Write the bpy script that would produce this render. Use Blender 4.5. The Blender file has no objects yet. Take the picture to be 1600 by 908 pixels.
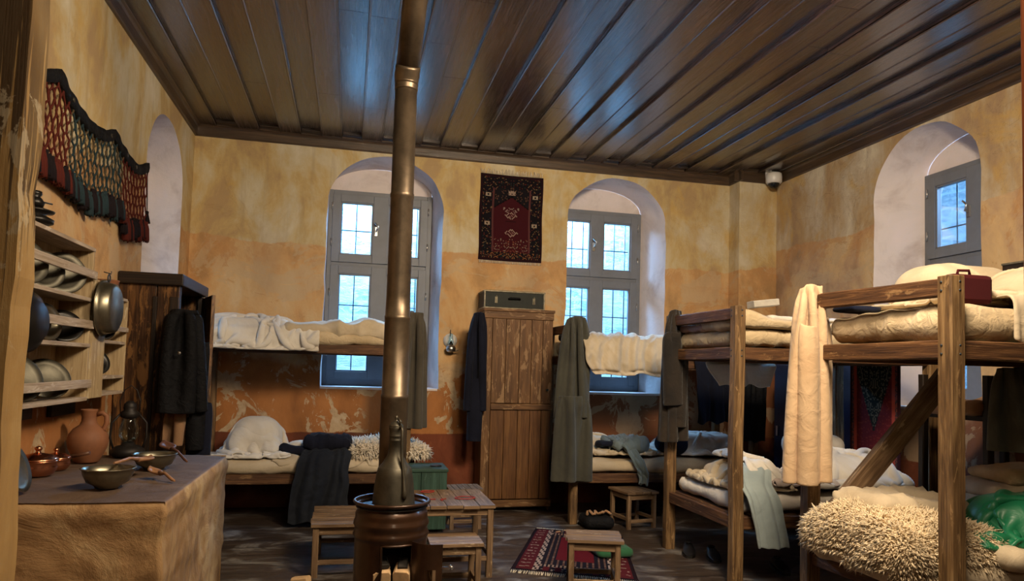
import bpy, bmesh, math, random
import numpy as np
from mathutils import Vector, Matrix, noise
from mathutils.geometry import tessellate_polygon

PI = math.pi
scene = bpy.context.scene
col = scene.collection

# ------------------------------------------------------------------ camera
YAW, PITCH, ROLL, FPX, CX, CY = .22785, .05457, .02824, 1117.0, 806.2, 517.1
CAM = Vector((0, 0, 1.45))
_F = Vector((math.sin(YAW)*math.cos(PITCH), math.cos(YAW)*math.cos(PITCH), math.sin(PITCH)))
_R0 = Vector((math.cos(YAW), -math.sin(YAW), 0)); _U0 = _R0.cross(_F)
_R = math.cos(ROLL)*_R0 + math.sin(ROLL)*_U0
_U = -math.sin(ROLL)*_R0 + math.cos(ROLL)*_U0
cam_data = bpy.data.cameras.new('camera')
cam = bpy.data.objects.new('camera', cam_data); col.objects.link(cam)
m = Matrix((( _R.x, _U.x, -_F.x, CAM.x), (_R.y, _U.y, -_F.y, CAM.y), (_R.z, _U.z, -_F.z, CAM.z), (0, 0, 0, 1)))
cam.matrix_world = m
cam_data.sensor_fit = 'HORIZONTAL'; cam_data.sensor_width = 36
cam_data.lens = FPX/1600*36
cam_data.shift_x = -(CX-800)/1600; cam_data.shift_y = (CY-454)/1600
cam_data.clip_start = .05
scene.camera = cam

def at(px, py, X=None, Y=None, Z=None):
    """world point seen at a pixel of the photograph, on the plane X, Y or Z"""
    d = _R*((px-CX)/FPX) + _U*(-(py-CY)/FPX) + _F
    if X is not None: t = (X-CAM.x)/d.x
    elif Y is not None: t = (Y-CAM.y)/d.y
    else: t = (Z-CAM.z)/d.z
    return CAM + d*t

# ------------------------------------------------------------------ light
scene.view_settings.view_transform = 'Standard'
scene.view_settings.look = 'None'
scene.view_settings.gamma = 1
scene.view_settings.use_curve_mapping = False
scene.view_settings.exposure = 0.08
scene.cycles.max_bounces = 8
scene.cycles.diffuse_bounces = 3
scene.cycles.glossy_bounces = 3
scene.cycles.transparent_max_bounces = 12
scene.cycles.transmission_bounces = 4
scene.cycles.caustics_reflective = False
scene.cycles.caustics_refractive = False
scene.cycles.sample_clamp_indirect = 4
W = bpy.data.worlds.new('world'); scene.world = W; W.use_nodes = True
bg = W.node_tree.nodes['Background']
bg.inputs[0].default_value = (.36, .62, 1, 1); bg.inputs[1].default_value = 7.5

def area(name, loc, target, size, power, color, sy=None, spread=None):
    l = bpy.data.lights.new(name, 'AREA'); l.size = size; l.energy = power; l.color = color
    if sy: l.shape = 'RECTANGLE'; l.size_y = sy
    if spread: l.spread = spread
    o = bpy.data.objects.new(name, l); col.objects.link(o)
    o.location = loc
    o.rotation_euler = (Vector(target)-Vector(loc)).to_track_quat('-Z', 'Y').to_euler()
    return o
WARM = (1, .80, .56)
area('room_lamp', (1.8, 2.3, 3.7), (1.9, 5.8, .8), .7, 215, WARM)
area('room_lamp', (.9, 1.2, 3.6), (.4, 6.5, 1.6), .6, 70, WARM)
area('room_lamp', (.6, -1.6, 2.6), (-.3, 2.5, 1.2), .6, 13, WARM)
SKY = (.36, .63, 1)
area('skylight', (.1, 9.35, 4.05), (.4, 6.9, 1.5), 1.6, 900, SKY, .9)
area('skylight', (2.7, 9.35, 4.05), (3.0, 6.9, 1.5), 1.6, 900, SKY, .9)
area('skylight', (6.7, 5.1, 4.1), (4.4, 5.2, 1.5), 1.6, 560, SKY, .9)
area('skylight', (-2.9, 6.6, 4.5), (-1.9, 6.6, 1.8), 1.5, 500, SKY, .9)

# ------------------------------------------------------------------ materials
def nodes(name):
    mt = bpy.data.materials.new(name); mt.use_nodes = True
    nt = mt.node_tree; b = nt.nodes['Principled BSDF']
    return mt, nt, b
def N(nt, t, **kw):
    n = nt.nodes.new(t)
    for k, v in kw.items():
        if k in ('operation', 'blend_type', 'data_type', 'noise_dimensions', 'feature', 'wave_type', 'bands_direction', 'attribute_name', 'distance', 'use_clamp'): setattr(n, k, v)
        else: n.inputs[k].default_value = v
    return n
def L(nt, a, b): nt.links.new(a, b)
def ramp(nt, fac, stops, interp='LINEAR'):
    r = nt.nodes.new('ShaderNodeValToRGB'); r.color_ramp.interpolation = interp
    e = r.color_ramp.elements
    while len(e) < len(stops): e.new(.5)
    for i, (p, c) in enumerate(stops):
        e[i].position = p; e[i].color = (*c, 1) if len(c) == 3 else c
    L(nt, fac, r.inputs[0]); return r.outputs[0]
def mixc(nt, fac, a, b, mode='MIX'):
    n = nt.nodes.new('ShaderNodeMix'); n.data_type = 'RGBA'; n.blend_type = mode
    for i, v in ((0, fac), (6, a), (7, b)):
        if hasattr(v, 'node'): L(nt, v, n.inputs[i])
        elif isinstance(v, (int, float)): n.inputs[i].default_value = v
        else: n.inputs[i].default_value = (*v, 1)
    return n.outputs[2]
def noise_tex(nt, vec, scale, detail=5, rough=.6, dist=0, w=None):
    n = nt.nodes.new('ShaderNodeTexNoise'); n.inputs['Scale'].default_value = scale
    n.inputs['Detail'].default_value = detail; n.inputs['Roughness'].default_value = rough
    n.inputs['Distortion'].default_value = dist
    if vec is not None: L(nt, vec, n.inputs['Vector'])
    return n.outputs[0]
def mapping(nt, vec, scale=(1, 1, 1), loc=(0, 0, 0)):
    n = nt.nodes.new('ShaderNodeMapping'); n.inputs['Scale'].default_value = scale; n.inputs['Location'].default_value = loc
    L(nt, vec, n.inputs['Vector']); return n.outputs[0]
def bump(nt, h, b, strength=.3, dist=.01):
    n = nt.nodes.new('ShaderNodeBump'); n.inputs['Strength'].default_value = strength; n.inputs['Distance'].default_value = dist
    L(nt, h, n.inputs['Height']); L(nt, n.outputs[0], b.inputs['Normal'])
def math_(nt, op, a, b=0., clamp=False):
    n = nt.nodes.new('ShaderNodeMath'); n.operation = op; n.use_clamp = clamp
    for i, v in enumerate((a, b)):
        if hasattr(v, 'node'): L(nt, v, n.inputs[i])
        else: n.inputs[i].default_value = v
    return n.outputs[0]
def step(nt, v, lo, hi):
    n = nt.nodes.new('ShaderNodeMapRange'); n.interpolation_type = 'SMOOTHSTEP'
    L(nt, v, n.inputs[0]); n.inputs[1].default_value = lo; n.inputs[2].default_value = hi
    return n.outputs[0]

def plaster(name, up1=(.60, .47, .25), up2=(.63, .54, .36), mid=(.62, .36, .15), low=(.40, .155, .042), zline=2.68, zlow=1.55, red=(.20, .05, .018), redz=.75, patch=(.56, .42, .26), amt=1.):
    mt, nt, b = nodes(name)
    g = nt.nodes.new('ShaderNodeNewGeometry'); pos = g.outputs['Position']
    sx = nt.nodes.new('ShaderNodeSeparateXYZ'); L(nt, pos, sx.inputs[0]); z = sx.outputs[2]
    big = noise_tex(nt, pos, .9, 4, .55, .5)
    med = noise_tex(nt, mapping(nt, pos, (1, 1, .6), (3, 1, 2)), 2.3, 7, .62, .3)
    fine = noise_tex(nt, pos, 14, 6, .7)
    streak = noise_tex(nt, mapping(nt, pos, (5, 5, .5)), 1.6, 6, .65)
    sm = math_(nt, 'SUBTRACT', big, .5); mm = math_(nt, 'SUBTRACT', med, .5)
    # upper wash: cream with ochre blooms and grey brown weathering
    up = ramp(nt, med, [(.38, (up1[0]*.78, up1[1]*.68, up1[2]*.62)), (.45, (up1[0]*.95, up1[1]*.86, up1[2]*.7)), (.50, up1), (.57, up2), (.66, (.70, .62, .47))])
    och = step(nt, noise_tex(nt, mapping(nt, pos, (1, 1, .8), (7, 3, 1)), 2.1, 6, .62, .9), .55, .68)
    up = mixc(nt, math_(nt, 'MULTIPLY', och, .55), up, (.60, .37, .09))
    up = mixc(nt, math_(nt, 'MULTIPLY', step(nt, streak, .52, .72), .35), up, (.33, .23, .14))
    # middle wash: tan orange with soft pale blooms
    md = ramp(nt, med, [(.36, tuple(k*.70 for k in mid)), (.48, mid), (.60, (.66, .45, .23)), (.72, (.68, .53, .33))])
    pale = noise_tex(nt, mapping(nt, pos, (1, 1, 1.4), (11, 5, 3)), 1.35, 8, .68, 1.2)
    md = mixc(nt, math_(nt, 'MULTIPLY', step(nt, pale, .53, .57), .55), md, patch)
    rust = noise_tex(nt, mapping(nt, pos, (1, 1, 1), (1, 8, 6)), 1.9, 8, .7, 1.)
    md = mixc(nt, math_(nt, 'MULTIPLY', step(nt, rust, .56, .60), .5), md, (.50, .24, .08))
    # low wash: deep orange with torn patches where the coat has come off
    lo = ramp(nt, med, [(.32, tuple(k*.62 for k in low)), (.5, low), (.7, (low[0]*1.25, low[1]*1.35, low[2]*1.5))])
    pn = noise_tex(nt, mapping(nt, pos, (1, 1, 1.0), (1.7, 0, 4.2)), 1.75, 9, .64, 1.3)
    pm = step(nt, pn, .53, .545)
    pn2 = noise_tex(nt, mapping(nt, pos, (1, 1, .8), (5.7, 2, .2)), 3.3, 9, .68, .9)
    pm = math_(nt, 'MAXIMUM', pm, step(nt, pn2, .575, .59))
    pcol = ramp(nt, fine, [(.3, tuple(k*.7 for k in patch)), (.55, patch), (.8, (.62, .52, .38))])
    lo = mixc(nt, math_(nt, 'MULTIPLY', pm, .9*amt), lo, pcol)
    # darker red brown coat towards the corner right of the cabinet
    lo = mixc(nt, math_(nt, 'MULTIPLY', step(nt, math_(nt, 'ADD', sx.outputs[0], math_(nt, 'MULTIPLY', mm, .6)), 1.9, 2.3), .75), lo, mixc(nt, math_(nt, 'MULTIPLY', pm, .35), (.13, .04, .018), patch))
    zl = math_(nt, 'ADD', z, math_(nt, 'ADD', math_(nt, 'MULTIPLY', sm, 1.6), math_(nt, 'MULTIPLY', mm, .6)))
    c = mixc(nt, step(nt, zl, zlow-.12, zlow+.12), lo, md)
    # torn orange edge below the cream
    zj = math_(nt, 'ADD', z, math_(nt, 'ADD', math_(nt, 'MULTIPLY', sm, .25), math_(nt, 'MULTIPLY', mm, .16)))
    edge = math_(nt, 'MULTIPLY', step(nt, zj, zline-.30, zline-.05), step(nt, rust, .46, .50))
    c = mixc(nt, math_(nt, 'MULTIPLY', edge, .55), c, (.52, .27, .10))
    c = mixc(nt, step(nt, zj, zline, zline+.018), c, up)
    zr = math_(nt, 'ADD', z, math_(nt, 'MULTIPLY', mm, .05))
    rc = ramp(nt, med, [(.35, tuple(k*.5 for k in red)), (.6, red), (.8, (.42, .16, .06))])
    c = mixc(nt, step(nt, zr, redz+.006, redz-.006), c, rc)
    # smoke and grime
    c = mixc(nt, math_(nt, 'MULTIPLY', step(nt, noise_tex(nt, mapping(nt, pos, (1, 1, .7), (2, 2, 9)), 1.1, 5, .6, .5), .52, .72), .30), c, (.30, .20, .12))
    L(nt, c, b.inputs['Base Color'])
    b.inputs['Roughness'].default_value = .85
    h = math_(nt, 'ADD', math_(nt, 'MULTIPLY', fine, .5), math_(nt, 'MULTIPLY', math_(nt, 'ADD', med, math_(nt, 'MULTIPLY', pm, -.25)), 1.2))
    bump(nt, h, b, .5, .02)
    return mt
M = {}
M['wall'] = plaster('wall_plaster')
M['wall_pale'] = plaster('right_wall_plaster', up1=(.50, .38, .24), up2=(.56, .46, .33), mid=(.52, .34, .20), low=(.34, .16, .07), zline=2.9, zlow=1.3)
def reveal_mat():
    mt, nt, b = nodes('reveal_plaster')
    pos = nt.nodes.new('ShaderNodeNewGeometry').outputs['Position']
    a = noise_tex(nt, pos, 2.4, 6, .62, .6); f = noise_tex(nt, pos, 16, 5, .6)
    L(nt, ramp(nt, a, [(.3, (.55, .46, .44)), (.5, (.74, .66, .64)), (.7, (.80, .70, .70))]), b.inputs['Base Color'])
    b.inputs['Roughness'].default_value = .8
    bump(nt, math_(nt, 'ADD', a, f), b, .4, .015); return mt
M['reveal'] = reveal_mat()

def wood(name, dark, mid, light, scale=1., rough=.6, worn=.0, wornc=(.5, .3, .14), spec=.4, bumpk=.5, coat=0, uv=True):
    mt, nt, b = nodes(name)
    tc = nt.nodes.new('ShaderNodeTexCoord'); v = tc.outputs['UV'] if uv else tc.outputs['Object']
    g = noise_tex(nt, mapping(nt, v, (2.2*scale, 34*scale, 1)), 1.0, 6, .65, 1.2)
    g2 = noise_tex(nt, mapping(nt, v, (6*scale, 160*scale, 1)), 1.0, 3, .6)
    s = noise_tex(nt, mapping(nt, v, (1.5, 5, 1), (4, 4, 0)), 1.3, 5, .6, .4)
    f = math_(nt, 'ADD', math_(nt, 'MULTIPLY', g, .7), math_(nt, 'MULTIPLY', g2, .3))
    c = ramp(nt, f, [(.36, dark), (.5, mid), (.66, light)])
    c = mixc(nt, step(nt, s, .35, .75), c, mixc(nt, .55, c, dark))
    if worn:
        wm = step(nt, noise_tex(nt, mapping(nt, v, (3, 11, 1), (2, 9, 0)), 1.6, 8, .7, .6), .62-worn*.12, .66-worn*.1)
        c = mixc(nt, math_(nt, 'MULTIPLY', wm, .7), c, wornc)
    L(nt, c, b.inputs['Base Color'])
    b.inputs['Roughness'].default_value = rough; b.inputs['Specular IOR Level'].default_value = spec
    if coat: b.inputs['Coat Weight'].default_value = coat; b.inputs['Coat Roughness'].default_value = .22
    bump(nt, math_(nt, 'ADD', f, math_(nt, 'MULTIPLY', s, .6)), b, bumpk, .006)
    return mt
M['bunk_wood'] = wood('old_bunk_wood', (.05, .026, .010), (.18, .10, .04), (.37, .235, .105), worn=.3, wornc=(.36, .22, .10), rough=.62, bumpk=.9)
M['bunk_rail'] = wood('old_rail_wood', (.035, .014, .006), (.10, .043, .016), (.22, .105, .04), worn=.2, wornc=(.28, .16, .07), rough=.66, bumpk=.9)
M['stool_wood'] = wood('stool_wood', (.08, .045, .022), (.19, .115, .06), (.33, .22, .125), worn=.2, wornc=(.45, .33, .2), rough=.7)
M['shelf_wood'] = wood('shelf_wood', (.30, .20, .10), (.46, .34, .19), (.60, .46, .27), worn=.3, wornc=(.62, .52, .36), rough=.75)
M['shelf_grey'] = wood('shelf_edge_wood', (.26, .19, .13), (.42, .33, .25), (.55, .46, .37), worn=.3, wornc=(.6, .52, .44), rough=.75)
M['cabinet_wood'] = wood('cabinet_wood', (.065, .024, .006), (.14, .058, .016), (.23, .11, .034), worn=.0, rough=.5, scale=.7)
M['cabinet_worn'] = wood('worn_cabinet_wood', (.07, .03, .01), (.16, .075, .026), (.27, .14, .055), worn=.7, wornc=(.36, .22, .11), rough=.6, scale=.7)
M['burnt'] = wood('burnt_wood', (.010, .005, .003), (.05, .02, .008), (.24, .11, .035), scale=.45, rough=.45, worn=.9, wornc=(.27, .13, .042))
M['dark_wood'] = wood('dark_wood', (.006, .004, .003), (.018, .010, .006), (.05, .025, .012), rough=.5)
M['moulding'] = wood('moulding_wood', (.03, .018, .010), (.065, .038, .02), (.12, .07, .035), rough=.42, spec=.5, coat=.25)
M['board'] = wood('ceiling_board_wood', (.008, .004, .0035), (.042, .021, .016), (.115, .064, .046), rough=.5, spec=.25, coat=1., bumpk=.9, scale=.7)
_b = M['board'].node_tree.nodes['Principled BSDF']; _b.inputs['IOR'].default_value = 1.5; _b.inputs['Coat IOR'].default_value = 2.05; _b.inputs['Coat Roughness'].default_value = .25; _b.inputs['Coat Tint'].default_value = (1, 1, 1, 1)
M['green_wood'] = wood('green_painted_wood', (.014, .034, .022), (.028, .068, .046), (.05, .105, .075), worn=.15, wornc=(.12, .2, .14))
M['brown_trim'] = wood('red_brown_wood', (.06, .015, .005), (.16, .04, .012), (.22, .07, .02), rough=.4)

def plain(name, c, rough=.6, metal=0, spec=.5, nscale=0, namp=.3, bmp=0, sheen=0, coat=0):
    mt, nt, b = nodes(name)
    if nscale:
        pos = nt.nodes.new('ShaderNodeTexCoord').outputs['Object']
        n = noise_tex(nt, pos, nscale, 6, .65, .3)
        L(nt, ramp(nt, n, [(.3, tuple(x*(1-namp) for x in c)), (.7, tuple(min(1, x*(1+namp)) for x in c))]), b.inputs['Base Color'])
        if bmp: bump(nt, n, b, bmp, .01)
    else: b.inputs['Base Color'].default_value = (*c, 1)
    b.inputs['Roughness'].default_value = rough; b.inputs['Metallic'].default_value = metal
    b.inputs['Specular IOR Level'].default_value = spec
    if sheen: b.inputs['Sheen Weight'].default_value = sheen; b.inputs['Sheen Roughness'].default_value = .5
    if coat: b.inputs['Coat Weight'].default_value = coat; b.inputs['Coat Roughness'].default_value = .15
    return mt
def fabric(name, c, c2=None, rough=.9, wr=.35, sc=8, stain=.0, sheen=.15, spec=.2):
    mt, nt, b = nodes(name)
    pos = nt.nodes.new('ShaderNodeTexCoord').outputs['Object']
    a = noise_tex(nt, pos, 2.2, 5, .6, .6)
    w1 = noise_tex(nt, mapping(nt, pos, (1, 1.4, 1.2)), sc, 4, .5, 1.)
    fine = noise_tex(nt, pos, 220, 2, .5)
    c2 = c2 or tuple(x*.8 for x in c)
    L(nt, ramp(nt, a, [(.35, c2), (.62, c)]), b.inputs['Base Color'])
    b.inputs['Roughness'].default_value = rough; b.inputs['Specular IOR Level'].default_value = spec
    b.inputs['Sheen Weight'].default_value = sheen
    bump(nt, math_(nt, 'ADD', w1, math_(nt, 'MULTIPLY', fine, .08)), b, wr, .03)
    return mt
M['sheet'] = fabric('cream_sheet', (.60, .50, .36), (.46, .37, .25))
M['sheet_w'] = fabric('white_sheet', (.72, .68, .62), (.60, .54, .46))
M['ticking'] = fabric('mattress_ticking', (.58, .46, .30), (.45, .34, .2), wr=.5, sc=14)
M['shirt'] = fabric('cream_shirt', (.60, .43, .27), (.50, .34, .20))
M['navy'] = fabric('navy_cloth', (.009, .011, .024), (.005, .006, .014), wr=.4, sheen=.03)
M['black'] = fabric('black_cloth', (.008, .008, .010), (.005, .005, .006), wr=.6, rough=.75, sheen=.0, spec=.2, sc=14)
M['greycoat'] = fabric('grey_green_wool', (.07, .068, .052), (.045, .044, .036))
M['greyjacket'] = fabric('grey_brown_jacket', (.085, .072, .053), (.055, .048, .036))
M['darkgrey'] = fabric('charcoal_wool', (.016, .019, .026), (.010, .012, .018), sheen=.03)
M['brownjacket'] = fabric('brown_camouflage', (.034, .025, .018), (.014, .012, .011), sc=14)
M['bluegrey'] = fabric('pale_blue_grey_trousers', (.36, .42, .42), (.28, .34, .35))
M['steel_blue'] = fabric('faded_blue_trousers', (.16, .20, .21), (.11, .15, .17))
M['beige'] = fabric('beige_cloth', (.42, .24, .13), (.34, .19, .10))
M['blanket'] = fabric('faded_blanket', (.52, .44, .38), (.36, .28, .28))
M['mauve'] = fabric('mauve_blanket', (.34, .24, .22), (.24, .16, .15))
M['redcase'] = fabric('dark_red_cloth', (.06, .004, .006), (.045, .003, .005), wr=.1, sheen=.02)
M['bagblue'] = fabric('dark_blue_bag', (.006, .010, .030), (.004, .006, .02), wr=.3, sheen=.03)
M['satin'] = None
def satin():
    mt, nt, b = nodes('green_satin')
    pos = nt.nodes.new('ShaderNodeTexCoord').outputs['Object']
    n1 = noise_tex(nt, pos, 9, 1, .4, 2.2); big = noise_tex(nt, pos, 3.5, 2, .5)
    line = step(nt, math_(nt, 'ABSOLUTE', math_(nt, 'SUBTRACT', n1, .5)), .018, .006)
    mask = math_(nt, 'MULTIPLY', line, step(nt, big, .50, .54))
    c = mixc(nt, math_(nt, 'MULTIPLY', mask, .6), (.008, .15, .065), (.34, .42, .28))
    L(nt, c, b.inputs['Base Color']); b.inputs['Roughness'].default_value = .42
    bump(nt, noise_tex(nt, pos, 9, 3, .5, 1.5), b, .25, .02); return mt
def nt_noisecol(nt, vec, s):
    n = nt.nodes.new('ShaderNodeTexNoise'); n.inputs['Scale'].default_value = s; L(nt, vec, n.inputs['Vector']); return n.outputs[1]
M['satin'] = satin()
M['wool'] = plain('sheepskin_wool', (.74, .60, .41), .95, spec=.1, nscale=7, namp=.22)
M['wool_w'] = plain('pale_sheepskin_wool', (.66, .58, .47), .95, spec=.1, nscale=7, namp=.2)
M['frame'] = plain('grey_window_paint', (.17, .18, .205), .5, nscale=4, namp=.12)
M['iron'] = plain('dark_iron', (.05, .06, .07), .5, .6)
M['chrome'] = plain('worn_chrome', (.55, .52, .48), .3, 1)
M['stove'] = plain('brown_stove_steel', (.045, .02, .009), .36, .5, nscale=5, namp=.5, coat=.25)
M['pipe'] = plain('bronze_pipe_steel', (.11, .08, .052), .40, .75, nscale=6, namp=.5)
M['soot'] = plain('soot_iron', (.018, .014, .012), .55, .5)
M['ewer'] = plain('tarnished_pewter', (.085, .075, .055), .48, .8, nscale=9, namp=.4)
M['pewter'] = plain('tinned_copper', (.24, .215, .155), .36, .95, nscale=8, namp=.3)
M['plate'] = plain('dull_tin', (.10, .092, .07), .48, .85, nscale=9, namp=.35)
M['blacktin'] = plain('blackened_tin', (.02, .018, .016), .35, .6)
M['copper'] = plain('polished_copper', (.62, .26, .14), .25, 1, nscale=12, namp=.15)
M['clay'] = plain('terracotta', (.22, .085, .036), .7, nscale=6, namp=.2, bmp=.15)
M['spoonwood'] = plain('spoon_wood', (.30, .15, .07), .5, nscale=20, namp=.25)
M['spoondark'] = plain('dark_spoon_wood', (.10, .04, .02), .45, nscale=20, namp=.25)
M['plastic_white'] = plain('white_plastic', (.75, .72, .68), .35)
M['plastic_black'] = plain('black_dome', (.01, .01, .012), .1)
M['shoe'] = plain('black_leather', (.012, .011, .012), .38, nscale=10)
M['redcord'] = plain('red_cord', (.30, .03, .02), .7)
M['chest'] = plain('dark_green_leatherette', (.010, .013, .009), .7, nscale=14, namp=.4, bmp=.2)
M['stud'] = plain('worn_metal_edge', (.22, .19, .13), .5, .7, nscale=25, namp=.5)
M['blue_paint'] = plain('navy_locker_paint', (.012, .018, .05), .35, nscale=5, namp=.4)
M['chop'] = plain('split_firewood', (.58, .38, .20), .8, nscale=18, namp=.25)
M['char'] = plain('charred_wood', (.03, .025, .02), .9, nscale=18)
M['paper'] = plain('cardboard', (.40, .37, .32), .8, nscale=9, namp=.2)
M['greencloth'] = fabric('green_cushion_cloth', (.03, .13, .06))
M['bandage'] = fabric('pale_strap', (.45, .42, .36))
def glass_mat():
    mt, nt, b = nodes('window_glass')
    nt.nodes.remove(b); out = nt.nodes['Material Output']
    t = nt.nodes.new('ShaderNodeBsdfTransparent'); t.inputs[0].default_value = (.80, .93, 1, 1)
    g = nt.nodes.new('ShaderNodeBsdfGlossy'); g.inputs['Roughness'].default_value = .03
    f = nt.nodes.new('ShaderNodeFresnel'); f.inputs[0].default_value = 1.45
    mx = nt.nodes.new('ShaderNodeMixShader'); L(nt, math_(nt, 'MULTIPLY', f.outputs[0], .6), mx.inputs[0])
    L(nt, t.outputs[0], mx.inputs[1]); L(nt, g.outputs[0], mx.inputs[2]); L(nt, mx.outputs[0], out.inputs[0]); return mt
M['glass'] = glass_mat()
def stone_mat():
    mt, nt, b = nodes('outside_stone')
    pos = nt.nodes.new('ShaderNodeNewGeometry').outputs['Position']
    sx = nt.nodes.new('ShaderNodeSeparateXYZ'); L(nt, pos, sx.inputs[0])
    cb = nt.nodes.new('ShaderNodeCombineXYZ'); L(nt, math_(nt, 'ADD', sx.outputs[0], sx.outputs[1]), cb.inputs[0]); L(nt, sx.outputs[2], cb.inputs[1])
    br = nt.nodes.new('ShaderNodeTexBrick'); L(nt, mixc(nt, .05, cb.outputs[0], nt_noisecol(nt, pos, 5)), br.inputs['Vector'])
    br.inputs['Color1'].default_value = (.33, .38, .41, 1); br.inputs['Color2'].default_value = (.18, .25, .29, 1); br.inputs['Mortar'].default_value = (.38, .44, .47, 1)
    br.inputs['Scale'].default_value = 1; br.inputs['Brick Width'].default_value = .42; br.inputs['Row Height'].default_value = .17; br.inputs['Mortar Size'].default_value = .022; br.inputs['Mortar Smooth'].default_value = .6
    n = noise_tex(nt, mapping(nt, pos, (1, 1, 2)), 6, 7, .7, .8)
    c = mixc(nt, step(nt, n, .44, .62), br.outputs[0], (.42, .46, .48))
    L(nt, c, b.inputs['Base Color']); b.inputs['Roughness'].default_value = .9
    bump(nt, n, b, .6, .04); return mt
M['stone'] = stone_mat()
def floor_mat():
    mt, nt, b = nodes('worn_floor')
    pos = nt.nodes.new('ShaderNodeNewGeometry').outputs['Position']
    g = noise_tex(nt, mapping(nt, pos, (1.2, 14, 1)), 1.4, 6, .65, .8)
    d = noise_tex(nt, mapping(nt, pos, (1, 1.6, 1)), 2.1, 8, .68, .8)
    c = ramp(nt, g, [(.3, (.022, .014, .010)), (.55, (.055, .038, .028)), (.75, (.09, .065, .05))])
    c = mixc(nt, math_(nt, 'MULTIPLY', step(nt, d, .50, .68), .6), c, (.34, .32, .30))
    sx = nt.nodes.new('ShaderNodeSeparateXYZ'); L(nt, pos, sx.inputs[0])
    fr = math_(nt, 'FRACT', math_(nt, 'DIVIDE', sx.outputs[1], .24))
    gap = math_(nt, 'LESS_THAN', fr, .03)
    c = mixc(nt, gap, c, (.006, .005, .004))
    L(nt, c, b.inputs['Base Color'])
    L(nt, ramp(nt, d, [(.4, (.32,)*3), (.7, (.6,)*3)]), b.inputs['Roughness'])
    bump(nt, math_(nt, 'SUBTRACT', g, math_(nt, 'MULTIPLY', gap, 1.)), b, .4, .01); return mt
M['floor'] = floor_mat()
def counter_mat():
    mt, nt, b = nodes('rough_masonry')
    pos = nt.nodes.new('ShaderNodeNewGeometry').outputs['Position']
    a = noise_tex(nt, pos, 3.2, 8, .68, .8); f = noise_tex(nt, pos, 24, 6, .7); s = noise_tex(nt, mapping(nt, pos, (4, 4, .9)), 2.2, 6, .65, .5)
    c = ramp(nt, a, [(.3, (.17, .09, .035)), (.5, (.34, .20, .085)), (.64, (.46, .32, .16)), (.8, (.52, .42, .28))])
    c = mixc(nt, math_(nt, 'MULTIPLY', step(nt, s, .5, .7), .45), c, (.20, .10, .035))
    nrm = nt.nodes.new('ShaderNodeNewGeometry'); sx = nt.nodes.new('ShaderNodeSeparateXYZ'); L(nt, nrm.outputs['Normal'], sx.inputs[0])
    top = step(nt, sx.outputs[2], .6, .9)
    c = mixc(nt, top, c, ramp(nt, a, [(.3, (.065, .038, .024)), (.6, (.125, .078, .05)), (.8, (.2, .14, .09))]))
    L(nt, c, b.inputs['Base Color']); b.inputs['Roughness'].default_value = .75
    bump(nt, math_(nt, 'ADD', a, math_(nt, 'MULTIPLY', f, .12)), b, .6, .03); return mt
M['counter'] = counter_mat()
def jamb_mat():
    mt, nt, b = nodes('stained_column_plaster')
    tc = nt.nodes.new('ShaderNodeNewGeometry'); pos = tc.outputs['Position']
    sx = nt.nodes.new('ShaderNodeSeparateXYZ'); L(nt, pos, sx.inputs[0]); x, z = sx.outputs[0], sx.outputs[2]
    a = noise_tex(nt, mapping(nt, pos, (1, 1, .5)), 4, 7, .65, .5)
    c = ramp(nt, a, [(.3, (.32, .18, .065)), (.55, (.46, .28, .10)), (.75, (.54, .38, .18))])
    g = noise_tex(nt, mapping(nt, pos, (60, 60, 1.2)), 1, 5, .65, .6)
    # tar run: a blot at the top whose drips reach down
    blot = math_(nt, 'ADD', math_(nt, 'MULTIPLY', math_(nt, 'SUBTRACT', z, 1.72), 1.5), math_(nt, 'MULTIPLY', math_(nt, 'SUBTRACT', g, .5), 3.0))
    side = step(nt, x, -.603, -.618)
    drip = math_(nt, 'MULTIPLY', step(nt, blot, .1, .3), side)
    c = mixc(nt, math_(nt, 'MULTIPLY', drip, .9), c, (.045, .022, .008))
    p = step(nt, noise_tex(nt, mapping(nt, pos, (1, 1, .6), (2, 3, 1)), 7, 8, .65, .8), .60, .62)
    c = mixc(nt, math_(nt, 'MULTIPLY', p, .6), c, (.60, .50, .34))
    lowp = step(nt, math_(nt, 'ADD', z, math_(nt, 'MULTIPLY', a, .3)), 1.12, 1.10)
    c = mixc(nt, lowp, c, mixc(nt, step(nt, a, .45, .55), (.40, .13, .08), (.52, .42, .30)))
    L(nt, c, b.inputs['Base Color']); b.inputs['Roughness'].default_value = .8
    bump(nt, math_(nt, 'ADD', a, math_(nt, 'MULTIPLY', g, .4)), b, .5, .012); return mt
M['jamb'] = jamb_mat()
def attr_mat(name, rough=.95):
    mt, nt, b = nodes(name)
    a = nt.nodes.new('ShaderNodeAttribute'); a.attribute_name = 'knots'
    pos = nt.nodes.new('ShaderNodeTexCoord').outputs['Object']
    L(nt, a.outputs['Color'], b.inputs['Base Color']); b.inputs['Roughness'].default_value = rough; b.inputs['Specular IOR Level'].default_value = .1
    bump(nt, noise_tex(nt, pos, 160, 3, .6), b, .4, .004); return mt
M['rug'] = attr_mat('knotted_rug')
M['wash'] = plain('fringe_cotton', (.74, .66, .52), .9)
M['camo'] = M['brownjacket']
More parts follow.
